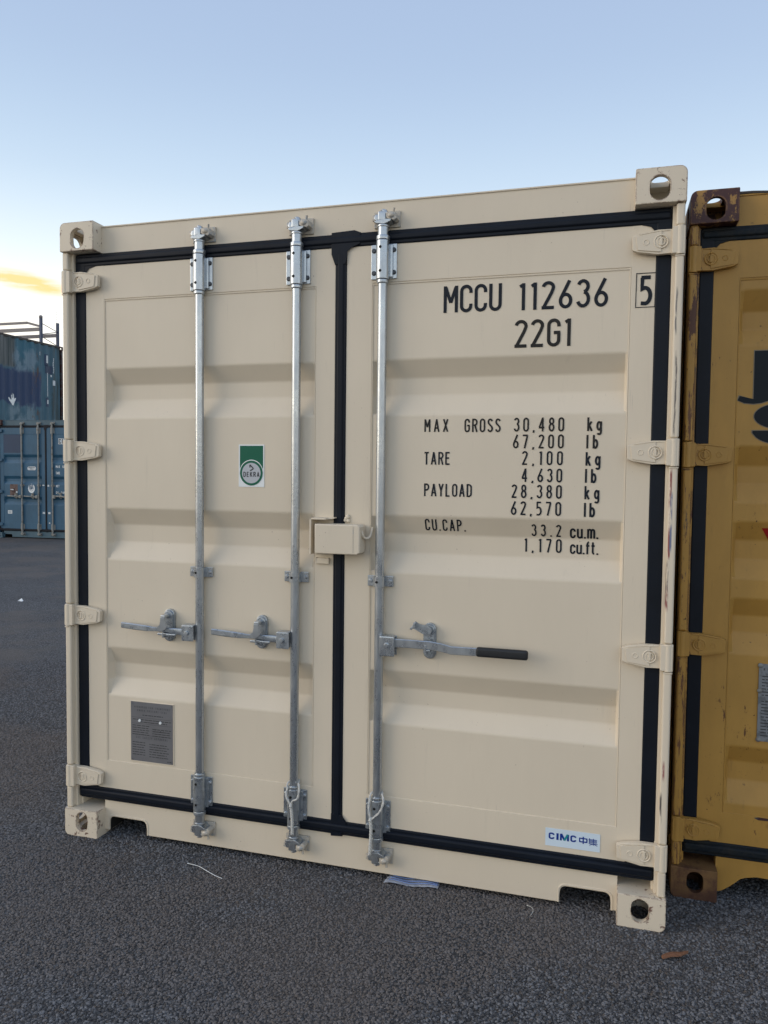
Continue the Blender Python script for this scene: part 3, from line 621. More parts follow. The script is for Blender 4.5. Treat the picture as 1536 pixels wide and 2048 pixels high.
    for dx, (xa, xb, pa, pb) in enumerate(((.088, 1.201, .178, 1.121), (1.244, 2.356, 1.347, 2.270))):
        pr = profile(rec, pz[0]-.006, pz[1]+.006); b = skin(pa-.006, pb+.006, pr)
        d = b.build('door', wallmat if paint != 'yellow_' else paint, root, 50)
        doorobs.append(d)
        b = MB(); Z0, Z1 = .206, 2.424
        b.box(xa, pa, YF, .10, Z0, Z1, .003); b.box(pb, xb, YF, .10, Z0, Z1, .003)
        b.box(pa-.002, pb+.002, YF+.0006, .098, pz[1], Z1-.001, .0016); b.box(pa-.002, pb+.002, YF+.0006, .098, Z0+.001, pz[0], .0022)
        # weld seams
        b.tube([(pa+.002, YP-.001, pz[0]), (pa+.002, YP-.001, pz[1])], .0022, 6); b.tube([(pb-.002, YP-.001, pz[0]), (pb-.002, YP-.001, pz[1])], .0022, 6)
        b.tube([(pa, YP-.0005, pz[1]-.006), (pb, YP-.0005, pz[1]-.006)], .0026, 6)
        b.build('door_frame', paint, d)
        rs = 1 if dx == 0 else -1; hx = 0 if dx == 0 else W
        for z in hz:
            me = HM[rs][0]
            o = link('hinge', me.copy(), paint, d); o.location = (hx, 0, z)
            if not small:
                k = link('cast_mark', HM[rs][1].copy(), paint, root); k.parent = o
                k.parent = None; bpy.data.objects.remove(k)
    # gaskets
    MB().box(.040, .090, .046, .085, .156, 2.468, .006, 3).build('side_gasket', gask, root); MB().box(W-.090, W-.038, .046, .085, .156, 2.468, .006, 3).build('side_gasket', gask, root)
    MB().box(1.199, 1.246, .046, .080, .16, 2.44, .006, 3).box(1.2085, 1.2365, .0415, .06, .19, 2.40, .007, 3).build('centre_gasket', gask, root)
    bt = MB(); bt.box(.046, W-.042, .0455, .084, 2.4185, 2.470, .006, 3); bt.box(.046, W-.042, .0390, .060, 2.431, 2.459, .009, 3); bb = MB(); bb.box(.046, W-.042, .0455, .084, .154, .2095, .006, 3); bb.box(.046, W-.042, .0370, .060, .166, .198, .010, 3)
    bt.prism([(1.184, 2.476), (1.184, 2.395), (1.199, 2.355), (1.246, 2.355), (1.246, 2.405), (1.262, 2.418), (1.30, 2.425), (1.30, 2.470), (1.275, 2.480)], .042, .08, .004)
    bb.prism([(1.199, .146), (1.199, .235), (1.246, .235), (1.249, .222), (1.258, .212), (1.268, .207), (1.262, .19), (1.250, .18), (1.247, .150)], .042, .08, .005)
    for s_, x in ((1, .086), (-1, W-.086)):
        bt.prism([(x, 2.43), (x+s_*.05, 2.43), (x+s_*.05, 2.418), (x+s_*.02, 2.412), (x+s_*.006, 2.395), (x, 2.37)], .047, .08, .002)
        bb.prism([(x, .20), (x+s_*.07, .20), (x+s_*.05, .211), (x+s_*.02, .218), (x, .235)], .047, .08, .002)
    bt.build('top_gasket', gaskb, root); bb.build('bottom_gasket', gaskb, root)
    # lock bars
    bars = []
    for i, x in enumerate(rods):
        rod = rod_mesh(x).build('lock_bar', steel, root); bars.append(rod)
        mir = 1 if i < 2 else (1)
        for zc, fl in ((2.355, 0), (.252, 1)):
            guide(x, zc, fl).build('rod_guide', steel if fl == 0 else zincm, rod)
            if not small: rivets(x, zc, riv if not fl else zincm, rod); sleeve_holes(x, zc, rod)
        for top in (True, False):
            cam(x, top, 1).build('locking_cam', steel, rod); keeper(x, top, 1).build('cam_keeper', keep, root)
        midguide(x, 1.162).build('rod_bracket', steel, rod)
        if not small: guide_hole(x, 1.162).build('grease_hole', 'void', rod)
        if handles:
            kind = 'left' if x < 1.2 else 'right'
            handle(x, kind).build('lock_handle', steel if kind == 'right' else zincm, rod)
            cx, cz = (x-.146, .934) if kind == 'left' else (x+.195, .947)
            cp = catch_plate(cx, cz).build('handle_catch', zincm, root)
            (clip_down if kind == 'left' else clip_up)(cx, cz).build('catch_clip', 'galv' if kind == 'left' and not small else zincm, cp)
            if kind == 'right' and not small:
                b = MB(); b.box(x+.376, x+.562, -.010, .014, .911, .946, .009, 3); b.build('rubber_grip', 'grip', rod)
    def ys(x, z):
        for pa, pb in ((.178, 1.121), (1.347, 2.270)):
            if pa < x < pb and pz[0] < z < pz[1]:
                e_ = min(1, max(0, (min(x-pa, pb-x)-.001)/.02)); return YP+e_*interp(pr, z)
        return YF
    return doorobs, ys, [z for z, _ in pr]
HM = {}
for rs in (1, -1):
    o1 = hinge_mesh(rs); m_ = hinge_marks(rs); bmesh.ops.recalc_face_normals(o1.bm, faces=o1.bm.faces)
    me2 = bpy.data.meshes.new('hinge_mark'); bmesh.ops.recalc_face_normals(m_.bm, faces=m_.bm.faces); m_.bm.to_mesh(me2); o1.bm.from_mesh(me2)
    me1 = bpy.data.meshes.new('hinge'); o1.bm.to_mesh(me1); o1.bm.free(); m_.bm.free(); HM[rs] = (me1, me2)

# ---- the beige container in front
REC = [(1.994, 1.928, 1.864, 1.787), (1.412, 1.342, 1.268, 1.195), (.8205, .748, .684, .614)]
beigec = empty('shipping_container', (0, 0, 0))
tag(beigec, 'cream beige steel shipping container with double doors closed, filling the photo', 'container')
(dl, dr), ys, cuts = container(beigec, 'beige', ('beige_cast', 'beige_cast'), REC, post=('beige', 'beige_post'))
cuts = [c for c in cuts if .35 < c < 2.27]
def txt(name, mat, par, s, x0, x1, z0, z1, t=.11, wk=1., space=.42, off=.0012, y=ys, cc=cuts):
    return decal(name, mat, par, lambda bm: put_text(bm, s, x0, x1, z0, z1, t, wk, space), y, [c for c in cc if z0-.05 < c < z1+.02], off)
txt('serial_marking', 'ink', dr, 'MCCU', 1.618, 1.831, 2.156, 2.255, .135, 1.08)
txt('serial_marking', 'ink', dr, '112636', 1.888, 2.197, 2.153, 2.251, .135, 1.12)
txt('type_marking', 'ink2', dr, '22G1', 1.877, 2.077, 2.022, 2.120, .135, 1.12)
def five(bm):
    put_text(bm, '5', 2.298, 2.338, 2.151, 2.250, .15, .95)
    for a_, b_ in (((2.287, 2.144), (2.3485, 2.144)), ((2.3485, 2.1425), (2.350, 2.259)), ((2.351, 2.258), (2.288, 2.258)), ((2.288, 2.2595), (2.287, 2.1425))): ribbon(bm, [a_, b_], .0026, -.0002 if a_[0] == b_[0] else -.0004)
decal('check_digit_marking', 'ink', dr, five, ys)
K = .138
for s, x0, x1, z0, z1, mt in (('MAX', 1.553, 1.643, 1.724, 1.772, 'ink2'), ('GROSS', 1.703, 1.835, 1.7225, 1.772, 'ink2'), ('30,480', 1.882, 2.058, 1.724, 1.774, 'ink2'), ('kg', 2.137, 2.186, 1.724, 1.774, 'ink2'),
        ('67,200', 1.880, 2.058, 1.664, 1.714, 'ink2'), ('lb', 2.135, 2.175, 1.663, 1.713, 'ink2'), ('TARE', 1.553, 1.652, 1.603, 1.651, 'ink'), ('2,100', 1.913, 2.056, 1.605, 1.655, 'ink'), ('kg', 2.134, 2.184, 1.603, 1.653, 'ink'),
        ('4,630', 1.913, 2.055, 1.544, 1.593, 'ink'), ('lb', 2.133, 2.172, 1.543, 1.594, 'ink'), ('PAYLOAD', 1.555, 1.734, 1.486, 1.534, 'ink'), ('28,380', 1.878, 2.055, 1.486, 1.535, 'ink'), ('kg', 2.133, 2.183, 1.485, 1.534, 'ink'),
        ('62,570', 1.877, 2.054, 1.425, 1.475, 'ink'), ('lb', 2.132, 2.170, 1.423, 1.475, 'ink'), ('CU.CAP.', 1.557, 1.710, 1.357, 1.402, 'ink'), ('33.2', 1.950, 2.055, 1.348, 1.393, 'ink'), ('cu.m.', 2.085, 2.184, 1.3445, 1.395, 'ink'),
        ('1,170', 1.923, 2.057, 1.290, 1.340, 'ink'), ('cu.ft.', 2.086, 2.185, 1.288, 1.336, 'ink')):
    txt('data_marking', mt, dr, s, x0, x1, z0, z1, K*(1.15 if s[0] in 'klc' else 1), .92 if s[:2] != 'cu' else 1.05, .9)
# inspection sticker
def sheet(name, mat, par, x0, x1, z0, z1, y, th=.0012):
    return MB().box(x0, x1, y-th, y, z0, z1).build(name, mat, par, smooth=False)
yy = YP-.0004
st = sheet('sticker', 'vinyl', dl, .7955, .9065, 1.510, 1.678, yy); st['label'] = 'white and green inspection sticker'
def fillg(bm): rect(bm, .801, .9015, 1.583, 1.673)
decal('sticker_print', 'green', st, fillg, lambda x, z: yy, off=.0016)
def disc(cx, cz, r, n=48): return [(cx+r*math.cos(2*math.pi*k/n), cz+r*math.sin(2*math.pi*k/n)) for k in range(n)]
decal('sticker_print', 'vinyl', st, lambda bm: poly(bm, disc(.851, 1.5665, .0515)), lambda x, z: yy, off=.0019)
decal('sticker_print', 'green', st, lambda bm: poly(bm, disc(.851, 1.5650, .0495)), lambda x, z: yy, off=.0022)
decal('sticker_print', 'grey_print', st, lambda bm: poly(bm, disc(.851, 1.5650, .0405)), lambda x, z: yy, off=.0025)
def dek(bm):
    put_text(bm, 'DEKRA', .8165, .887, 1.5495, 1.570, .19, 1.2)
    ribbon(bm, [(.846, 1.574), (.860, 1.582)], .0048, 0); ribbon(bm, [(.861, 1.5825), (.845, 1.598)], .0048, -.0001); ribbon(bm, [(.8445, 1.597), (.8455, 1.5865)], .0042, -.0002)
decal('sticker_print', 'plate_ink', st, dek, lambda x, z: yy, off=.0028)
# maker's label
lb = sheet('label', 'vinylb', dr, 2.0245, 2.2155, .2295, .2945, YF); lb['label'] = 'pale blue maker label'
def cimc(bm):
    put_text(bm, 'C', 2.033, 2.0595, .2545, .279, .30, 2.15); ribbon(bm, [(2.0675, .2545), (2.0675, .279)], .0078, 0); put_text(bm, 'C', 2.1095, 2.136, .2545, .279, .30, 2.15)
    ribbon(bm, [(2.0795, .2545), (2.0795, .279)], .0068, 0); ribbon(bm, [(2.0805, .279), (2.0925, .256)], .0068, -.0001); ribbon(bm, [(2.1045, .2545), (2.1045, .279)], .0068, 0)
    for p, q in (((2.1435, .2725), (2.1715, .2725)), ((2.1435, .260), (2.1715, .260)), ((2.145, .259), (2.145, .274)), ((2.170, .259), (2.170, .274)), ((2.1575, .253), (2.1575, .279)),
                 ((2.1795, .277), (2.1765, .270)), ((2.1785, .275), (2.1785, .2595)), ((2.1925, .2765), (2.1925, .2515)), ((2.1785, .2725), (2.2045, .2725)), ((2.1785, .269), (2.2045, .269)), ((2.1785, .2655), (2.2045, .2655)), ((2.1785, .262), (2.2045, .262)), ((2.1765, .2575), (2.207, .2575)), ((2.191, .257), (2.179, .2515)), ((2.194, .257), (2.206, .2515))):
        w_ = .0042 if p[0] < 2.175 else .0022
        ribbon(bm, [p, q], w_, -.00008*(1+hash((p, q)) % 4) if False else -.0001*(1 if p[0] == q[0] else 2))
decal('label_print', 'navy', lb, cimc, lambda x, z: YF-.0012, off=.0007)
decal('label_print', 'tealp', lb, lambda bm: ribbon(bm, [(2.1035, .279), (2.0915, .256)], .0068, 0), lambda x, z: YF-.0012, off=.0012)
# data plate
pl = MB().box(.2965, .4965, YP-.0035, YP-.0005, .3435, .5955, .001).build('data_plate', 'plate', dl); pl['label'] = 'grey metal approval plate'
yp = YP-.0035
def platetxt(bm):
    put_text(bm, 'APPROVED FOR TRANSPORT', .312, .482, .571, .579, .14, .8, .3)
    put_text(bm, 'UNDER CUSTOMS SEAL', .328, .468, .557, .565, .14, .8, .3)
    put_text(bm, 'CSC SAFETY APPROVAL', .322, .472, .441, .450, .14, .9, .3)
    rng = random.Random(3)
    rows = [(.540, .352, .45), (.520, .306, .488), (.510, .34, .47)]+[(.494-.0095*k, .304, .385) for k in range(5)]+[(.484-.0095*k, .40, .488) for k in range(4)]+[(.422-.0105*k, .304, .365) for k in range(6)]+[(.418-.0105*k, .385, .468+.01*(k % 2)) for k in range(6)]+[(.352, .47, .49)]
    for z, a_, b_ in rows:
        x = a_
        while x < b_-.004:
            l_ = min(rng.uniform(.006, .022), b_-x); rect(bm, x, x+l_, z, z+.0032); x += l_+rng.uniform(.0018, .004)
    for z in (.530, .456, .5035): rect(bm, .302, .491, z, z+.0009)
    put_text(bm, 'CIMC', .412, .455, .474, .482, .2, 1.2)
decal('plate_print', 'plate_ink', pl, platetxt, lambda x, z: yp, off=.0004)
for x, z in ((.3385, .517), (.438, .516), (.303, .588), (.490, .590), (.303, .350), (.490, .351)): MB().cyl((x, yp+.001, z), (x, yp-.003, z), .0066 if z > .4 and z < .55 else .003, .0055 if z > .4 and z < .55 else .0025, seg=12).build('plate_rivet', 'vinyl' if .4 < z < .55 else 'plate', pl)
# bead of sealant round the plate
b = MB(); b.tube([(.2945, YP-.001, .3415), (.4985, YP-.001, .3415), (.4985, YP-.001, .5975), (.2945, YP-.001, .5975), (.2945, YP-.001, .3415)], .0028, 6); b.build('plate_sealant', 'beige', pl)
# lock box over the door gap
b = MB(); b.prism([(1.150, 1.264), (1.318, 1.264), (1.330, 1.272), (1.330, 1.368), (1.320, 1.376), (1.150, 1.376)], -.026, .040, .005, 3); lbx = b.build('lock_box', 'beige', beigec)
b = MB(); b.box(1.3035, 1.3050, -.0268, .02, 1.272, 1.370); b.build('box_seam', 'keeper', lbx)
b = MB(); b.box(1.124, 1.131, -.012, .052, 1.258, 1.398, .002); b.box(1.124, 1.190, -.012, .052, 1.391, 1.398, .002); b.prism([(1.188, 1.391), (1.215, 1.396), (1.215, 1.400), (1.188, 1.398)], .015, .052, .001); b.build('box_guard', 'beige', lbx)
b = MB(); b.tube([(1.329, .0, 1.352), (1.333, .0, 1.338)]+[(1.344-.011*math.cos(R(t_)), .0+.0002*t_, 1.336-.012*math.sin(R(t_))) for t_ in range(0, 181, 20)]+[(1.356, .046, 1.352), (1.357, .052, 1.362)], .0052, 10); b.build('box_hook', 'beige', lbx)
b = MB(); b.box(1.130, 1.186, .036, .052, 1.218, 1.2405, .002); b.box(1.128, 1.134, .034, .052, 1.226, 1.243, .001); b.build('door_tab', 'beige', dl)
# lumps of welded paint by the box and on hinges
b = MB()
for p in ((1.252, 1.395, .5), (1.258, 1.402, .6), (1.248, 1.388, .4), (1.26, 1.387, .5)): b.ball((p[0], .046, p[1]), .008*p[2]*2, (1, .7, 1), 8, 6)
b.build('weld_spatter', 'beige', dr)
# rope loops tied round the two inner bars
def twist(pts, r, name, lab, grp=None):
    root = None; b = MB(); P = [Vector(p) for p in pts]; n = 70; L_ = []
    segs = [(P[i+1]-P[i]).length for i in range(len(P)-1)]; T = sum(segs)
    def at(t):
        d = t*T
        for i, s_ in enumerate(segs):
            if d <= s_ or i == len(segs)-1: return P[i].lerp(P[i+1], min(1, d/s_))
            d -= s_
    for ph in (0, math.pi):
        b.tube([at(k/n)+Vector((math.cos(ph+k*.55)*r*.6, math.sin(ph+k*.55)*r*.6, 0)) for k in range(n+1)], r, 6)
    return b
def smoothp(pts, n=5):
    out_ = []; P = [Vector(p) for p in pts]
    for i in range(len(P)-1):
        p0, p1, p2, p3 = P[max(i-1, 0)], P[i], P[i+1], P[min(i+2, len(P)-1)]
        for k in range(n):
            t = k/n; out_.append(.5*((2*p1)+(-p0+p2)*t+(2*p0-5*p1+4*p2-p3)*t*t+(-p0+3*p1-3*p2+p3)*t**3))
    return out_+[P[-1]]
for x, lobe, dn, lab in ((1.049, [(1.029, .012, .332), (1.029, -.001, .305), (1.041, -.006, .286), (1.052, -.006, .268)], [(1.052, -.006, .270), (1.057, -.004, .214), (1.056, 0, .150)], 'white twisted rope loop hanging on the middle lock bar at the door foot'),
                        (1.392, [(1.369, .012, .335), (1.368, -.001, .300), (1.373, -.006, .275), (1.377, -.006, .256)], [(1.377, -.006, .258), (1.380, -.005, .217), (1.378, -.004, .168), (1.375, -.002, .118)], 'white twisted rope loop hanging on the right-hand lock bar beside the printed wrapper')):
    back = [(x-.022, .020, .345), (x-.012, .050, .352), (x+.012, .050, .352), (x+.024, .020, .348)]
    rgt = [(x+.034, .0, .330) if x > 1.2 else (x+.034, .002, .338), (x+.026 if x > 1.2 else x+.030, -.004, .300), (x+.010, -.006, .278 if x > 1.2 else .288), (lobe[-1][0], -.006, lobe[-1][2])]
    b = twist(smoothp(lobe[::-1]+back+rgt), .0030, '', ''); me = twist(smoothp(dn), .0042, '', ''); t_ = bpy.data.meshes.new('t'); me.bm.to_mesh(t_); b.bm.from_mesh(t_); me.bm.free()
    b.cyl((dn[0][0]-.0, -.012, dn[0][2]-.006), (dn[0][0], -.002, dn[0][2]+.008), .006, seg=10)
    tag(b.build('rope_loop', 'rope', None), lab, 'rope', 'rope loops on the lock bars')

# ---- the mustard container on the right
YREC = [(2.243, 2.170, 2.105, 2.045), (1.683, 1.612, 1.545, 1.478), (1.408, 1.340, 1.267, 1.200), (1.127, 1.060, .995, .922), (.578, .512, .440, .362)]
yel = empty('shipping_container', (2.472, .258, 0))
tag(yel, 'worn mustard yellow container with rusty corners, cut off by the right edge of the photo', 'container')
(yl, yr), yys, ycuts = container(yel, 'yellow', ('yellow_cast_low', 'yellow_cast'), YREC, post=('yellow_rust', 'yellow_rust'), gaskb='gasket_dusty', sill='arch', rods=(.633, 1.049, 1.392), handles=False, keep='yellow_rust', steel='oldsteel', zincm='oldsteel', riv='oldsteel', pz=(.325, 2.285), frame='yellow')
# dented lip above the header
b = MB(); b.tube([(.162+.05*k, .056, 2.588+(-.008*math.exp(-((k-2.2)/1.2)**2))+.003*math.sin(k*.7)) for k in range(42)], .0055, 6); b.build('roof_edge', 'darkrail', yel)
yc = [c for c in ycuts if .35 < c < 2.27]
def ylogo(bm, g=0):
    poly(bm, [(.235-g, 2.024+g), (.236-g, 1.852), (.190-g, 1.864+g), (.183-g*1.4, 1.848), (.205, 1.838-g), (.236, 1.8345-g), (.262, 1.8375-g), (.30, 1.850-g), (.36, 1.862-g), (.36+g, 2.024+g)])
def ylogo2(bm, g=0):
    e1 = [(.36+g+0*k, 0) for k in range(1)]
    a_ = [(.330+(.090+g)*math.cos(R(t_)), 1.790+(.046+g)*math.sin(R(t_))) for t_ in range(90, 271, 12)]
    poly(bm, a_+[(.43, 1.744-g), (.45, 1.76), (.44, 1.836+g)])
    c_ = [(.236-g, 1.738+g), (.236-g*1.2, 1.730)]+[(.336+(.098+g)*math.cos(R(t_)), 1.735+(.046+g)*math.sin(R(t_))) for t_ in range(195, 271, 12)]
    poly(bm, c_+[(.45, 1.689-g), (.45, 1.738+g)])
for f in (ylogo, ylogo2):
    decal('painted_letter_outline', 'paleline', yl, lambda bm, f=f: f(bm, .003), yys, [c for c in yc if 1.6 < c < 2.1], .0008)
    decal('painted_letter', 'inky', yl, f, yys, [c for c in yc if 1.6 < c < 2.1], .0014)
decal('painted_triangle', 'red', yl, lambda bm: poly(bm, [(.280, 1.386), (.322, 1.318), (.364, 1.386)]), yys, [c for c in yc if 1.3 < c < 1.39], .0014)
p2 = MB().box(.285, .485, YP-.006, YP-.001, .606, .892, .001).build('data_plate', 'plate2', yl)
def p2t(bm):
    rng = random.Random(5)
    put_text(bm, 'APPROVED', .300, .40, .868, .878, .16, .9)
    for k in range(20):
        z = .845-.0115*k; x = .296
        if k == 7: continue
        while x < .47: l_ = rng.uniform(.008, .03); rect(bm, x, x+l_, z, z+.0035); x += l_+.004
decal('plate_print', 'plate_ink', p2, p2t, lambda x, z: YP-.006, off=.0005)
for x, z in ((.2895, .886), (.2895, .793), (.2895, .612)): MB().ball((x, YP-.006, z), .009, (1, .5, 1), 10, 6).build('plate_rivet', 'oldsteel', p2)
decal('rust_scar', 'maroon', yl, lambda bm: poly(bm, [(.285, .318), (.30, .322), (.37, .319), (.45, .321), (.37, .312), (.30, .311)]), None, (), off=-(YF-.0008))

def rects(name, mat, par, rs_, y, off=.0012, cc=()):
    for r_ in rs_: decal(name, mat, par, lambda bm: rect(bm, *r_), y, cc, off)
# ---- blue containers across the yard
GZ = .0739
BREC = [(1.835, 1.775, 1.715, 1.645), (1.364, 1.305, 1.245, 1.183), (.912, .855, .80, .740)]
blu = empty('shipping_container', (-10.7275, 11.1674, GZ), .0761)
tag(blu, 'blue container with galvanised lock bars, doors facing us, standing on the ground at left', 'container')
(bl, br), bys, bcuts = container(blu, 'blue', ('blue_frame', 'maroon'), BREC, steel='oldsteel', zincm='oldsteel', riv='oldsteel', keep='oldsteel', small=True, frame='blue_frame', rods=(.643, 1.052, 1.392), hz=(2.352, 1.715, 1.02, .30))
decal('navy_patch', 'blue_dark', bl, lambda bm: rect(bm, .139, .61, 1.862, 2.40), bys, (), .0012) if False else None
decal('overpaint_patch', 'blue_dark', bl, lambda bm: [rect(bm, .182, .618, 1.87, 2.27)], bys, [c for c in bcuts if 1.8 < c], .0012)
decal('white_label', 'whitemark', bl, lambda bm: poly(bm, [(.865+(x-.865), z) for x, z in [(.80+.034*math.cos(R(t_)), 1.535+.040*math.sin(R(t_))) for t_ in range(90, 271, 20)]+[(.945+.034*math.cos(R(t_)), 1.535+.040*math.sin(R(t_))) for t_ in range(-90, 91, 20)]]), bys)
rects('label_print', 'ink', bl, [(.79, .95, 1.547, 1.556), (.825, .92, 1.516, 1.525)], bys, .003)
decal('white_label', 'vinyl', bl, lambda bm: poly(bm, [(.860+.083*math.cos(R(t_)), 1.096+.100*math.sin(R(t_))) for t_ in range(0, 360, 15)]), bys)
for a_, c_, w__ in ((.050, .062, .014), (.022, .035, .010)): decal('label_print', 'grey_print', bl, lambda bm: ribbon(bm, [(.860+a_*math.cos(R(t_)), 1.10+c_*math.sin(R(t_))) for t_ in range(0, 361, 20)], w__, 0), bys, (), .003)
decal('data_plate', 'plate3', bl, lambda bm: rect(bm, .327, .520, .938, 1.182), bys)
rects('white_label', 'whitemark', bl, [(.477, .516, .955, 1.03), (.34, .42, 1.055, 1.075)], bys, .003)
decal('white_label', 'vinyl', bl, lambda bm: rect(bm, .27, .375, .534, .607), bys)
rects('label_print', 'blue_frame', bl, [(.285, .36, z, z+.008) for z in (.55, .567, .585)], bys, .003)
rects('white_label', 'whitemark', bl, [(1.137, 1.19, .545, .587), (1.135, 1.18, 1.155, 1.18)], bys)
rects('white_label', 'whitemark', br, [(1.27, 1.325, .545, .587), (1.26, 1.30, 1.14, 1.18), (1.285, 1.315, .335, .36)], bys)
decal('serial_marking', 'whitemark', br, lambda bm: rect(bm, 1.530, 2.05, 2.062, 2.188), bys)
txt('serial_marking', 'ink', br, 'CIN', 1.542, 1.725, 2.072, 2.178, .16, 1.15, y=bys, cc=(), off=.003)
for s, x0, x1, z0, z1 in (('MAX', 1.463, 1.565, 1.548, 1.603), ('GROSS', 1.628, 1.80, 1.548, 1.603), ('TARE', 1.461, 1.567, 1.411, 1.465), ('NET', 1.466, 1.545, 1.13, 1.18), ('CU. CAP.', 1.464, 1.70, .99, 1.04)):
    txt('data_marking', 'vinyl', br, s, x0, x1, z0, z1, .17, 1., .5, y=bys, cc=(), off=.003)

# stack behind: upper container seen from its long side, another one carrying it
def stack_mat():
    m = Mat('faded_multicolour_side', (.045, .12, .17), .6)
    m.vary(m.noise(6, (1, 1, .2), det=6, rough=.7), .75, 1.25)
    jy = m.math('MULTIPLY', m.math('SUBTRACT', m.noise(3.2, det=6), .5), .5)
    Zs = 0
    # pale dirty zone upper left, navy overpaint band, teal patch, faded clouds
    gz = m.math('MULTIPLY', m.boxmask(1, -1, 4.15, .05), m.boxmask(2, 1.74, 3, .03, m.math('MULTIPLY', jy, .3)))
    m.over(gz, (.12, .135, .14)); m.over(m.math('MULTIPLY', gz, m.rng(m.noise(5, (1, 1.6, .10), det=3), .45, .6)), (.035, .055, .06))
    tz = m.math('MULTIPLY', m.boxmask(1, 4.15, 4.95, .05), m.boxmask(2, 2.0, 3, .06, jy)); m.over(tz, (.03, .13, .19))
    nz = m.math('MULTIPLY', m.boxmask(1, -1, 5.12, .04, m.math('MULTIPLY', jy, .5)), m.boxmask(2, .72, 1.72, .03, jy)); m.over(nz, (.018, .045, .115))
    cl = m.math('MULTIPLY', m.math('MULTIPLY', m.boxmask(1, 4.12, 4.95, .06, jy), m.boxmask(2, 1.66, 2.25, .08, jy)), m.rng(m.noise(3.5, loc=(4, 0, 0)), .38, .5)); m.over(cl, (.16, .24, .30), .85)
    c2 = m.math('MULTIPLY', m.math('MULTIPLY', m.boxmask(1, 3.9, 4.9, .1, jy), m.boxmask(2, .1, .72, .08, jy)), m.rng(m.noise(3, loc=(1, 3, 0)), .42, .55)); m.over(c2, (.17, .25, .30), .8)
    dk = m.math('MULTIPLY', m.boxmask(1, 5.55, 7, .06, jy), m.rng(m.noise(7, (1, 1, .12), det=5), .42, .58)); m.over(dk, (.028, .050, .055), .85)
    rr = m.math('MULTIPLY', m.boxmask(1, 4.75, 5.1, .05, jy), m.rng(m.noise(9, (1, 1, .3), det=6), .52, .6)); m.over(rr, (.10, .06, .045), .8)
    m.over(m.rng(m.noise(22, (1, 1, .5), det=8, rough=.8), .68, .74), (.06, .035, .03), .7)
    return m.done()
MAT['stackside'] = stack_mat()
def plain_container(root, wall, frame, castm):
    add_castings(root, (castm, castm))
    for x, sg in ((.004, 1), (W-.004, -1)):
        b = MB(); sheetwall(b, 'x', x, .16, LEN-.16, .14, H-.062, .036, sg); b.build('side_wall', wall, root, norm=False, ang=20)
        MB().box(min(x, x+sg*.06), max(x, x+sg*.06), .178, LEN-.178, H-.066, H-.006, .004).build('roof_rail', 'darkrail', root)
        MB().box(min(x, x+sg*.05), max(x, x+sg*.05), .178, LEN-.178, .012, .15, .004).build('side_rail', frame, root)
    for y in (0, LEN-.09):
        for x in (.004, W-.094): MB().box(x, x+.09, y+.004, y+.086, .118, H-.118, .008).build('corner_post', 'maroon' if y > 1 else frame, root)
        b = MB(); sheetwall(b, 'y', y+.04, .09, W-.09, .12, H-.08, .03, 1); b.box(.162, W-.162, y+.01, y+.08, .02, .13); b.box(.162, W-.162, y+.01, y+.08, H-.1, H-.012); b.build('end_wall', wall, root, norm=False)
    MB().box(.06, W-.06, .09, LEN-.09, H-.035, H-.012, .003).build('roof', frame, root); MB().box(.06, W-.06, .09, LEN-.09, .11, .14).build('floor', 'void', root)
upc = empty('shipping_container', (-13.5-W, 16.88-LEN, GZ+H)); plain_container(upc, 'stackside', 'blue_frame', 'maroon')
tag(upc, 'faded blue and teal container stacked high, corrugated long side facing, with white hand mark', 'container')
loc_ = empty('shipping_container', (-13.5-W, 16.88-LEN, GZ)); plain_container(loc_, 'blue', 'blue_frame', 'blue_frame')
tag(loc_, 'blue container mostly hidden underneath the faded stacked one, behind the blue doors', 'container')
def side_decal(name, mat, pts_list, off=.004):
    "marks on the long side: (y, z) in container space, folded over the corrugation"
    n = int((LEN-.32)/.278); p = (LEN-.32)/n
    def d(y):
        t = ((y-.16) % p)/p
        return 0 if t < .26 else .036*(t-.26)/.24 if t < .5 else .036 if t < .76 else .036*(1-(t-.76)/.24)
    bm = bmesh.new()
    for pts in pts_list: bm.faces.new([bm.verts.new((0, y, z)) for y, z in pts])
    for i in range(n):
        for f in (0, .26, .5, .76):
            c = .16+(i+f)*p
            bmesh.ops.bisect_plane(bm, geom=bm.verts[:]+bm.edges[:]+bm.faces[:], plane_co=(0, c, 0), plane_no=(0, 1, 0))
    for v in bm.verts: v.co.x = W-.004-d(v.co.y)+off
    me = bpy.data.meshes.new(name); bm.to_mesh(me); bm.free(); return link(name, me, mat, upc, smooth=False)
Y0_ = 16.88-LEN; Zb = GZ+H
def yz(y, z): return (y-Y0_, z-Zb)
hand = [(14.80, 3.36), (14.88, 3.34), (14.955, 3.50), (14.965, 3.56), (14.93, 3.545), (14.915, 3.52), (14.905, 3.58), (14.895, 3.66), (14.872, 3.66), (14.868, 3.55), (14.855, 3.55), (14.845, 3.68), (14.818, 3.675), (14.822, 3.54), (14.805, 3.535), (14.78, 3.63), (14.755, 3.62), (14.775, 3.50), (14.745, 3.49), (14.69, 3.56), (14.675, 3.53), (14.70, 3.46)]
side_decal('hand_mark', 'vinyl', [[yz(*q) for q in hand]])
def yr_(a_, b_, c_, d_): return [yz(a_, c_), yz(b_, c_), yz(b_, d_), yz(a_, d_)]
for q_ in [yr_(16.10, 16.26, 4.60, 4.93), yr_(16.12, 16.42, 4.38, 4.62), yr_(16.13, 16.27, 3.42, 3.68)]: side_decal('side_marking', 'blue_dark', [q_])
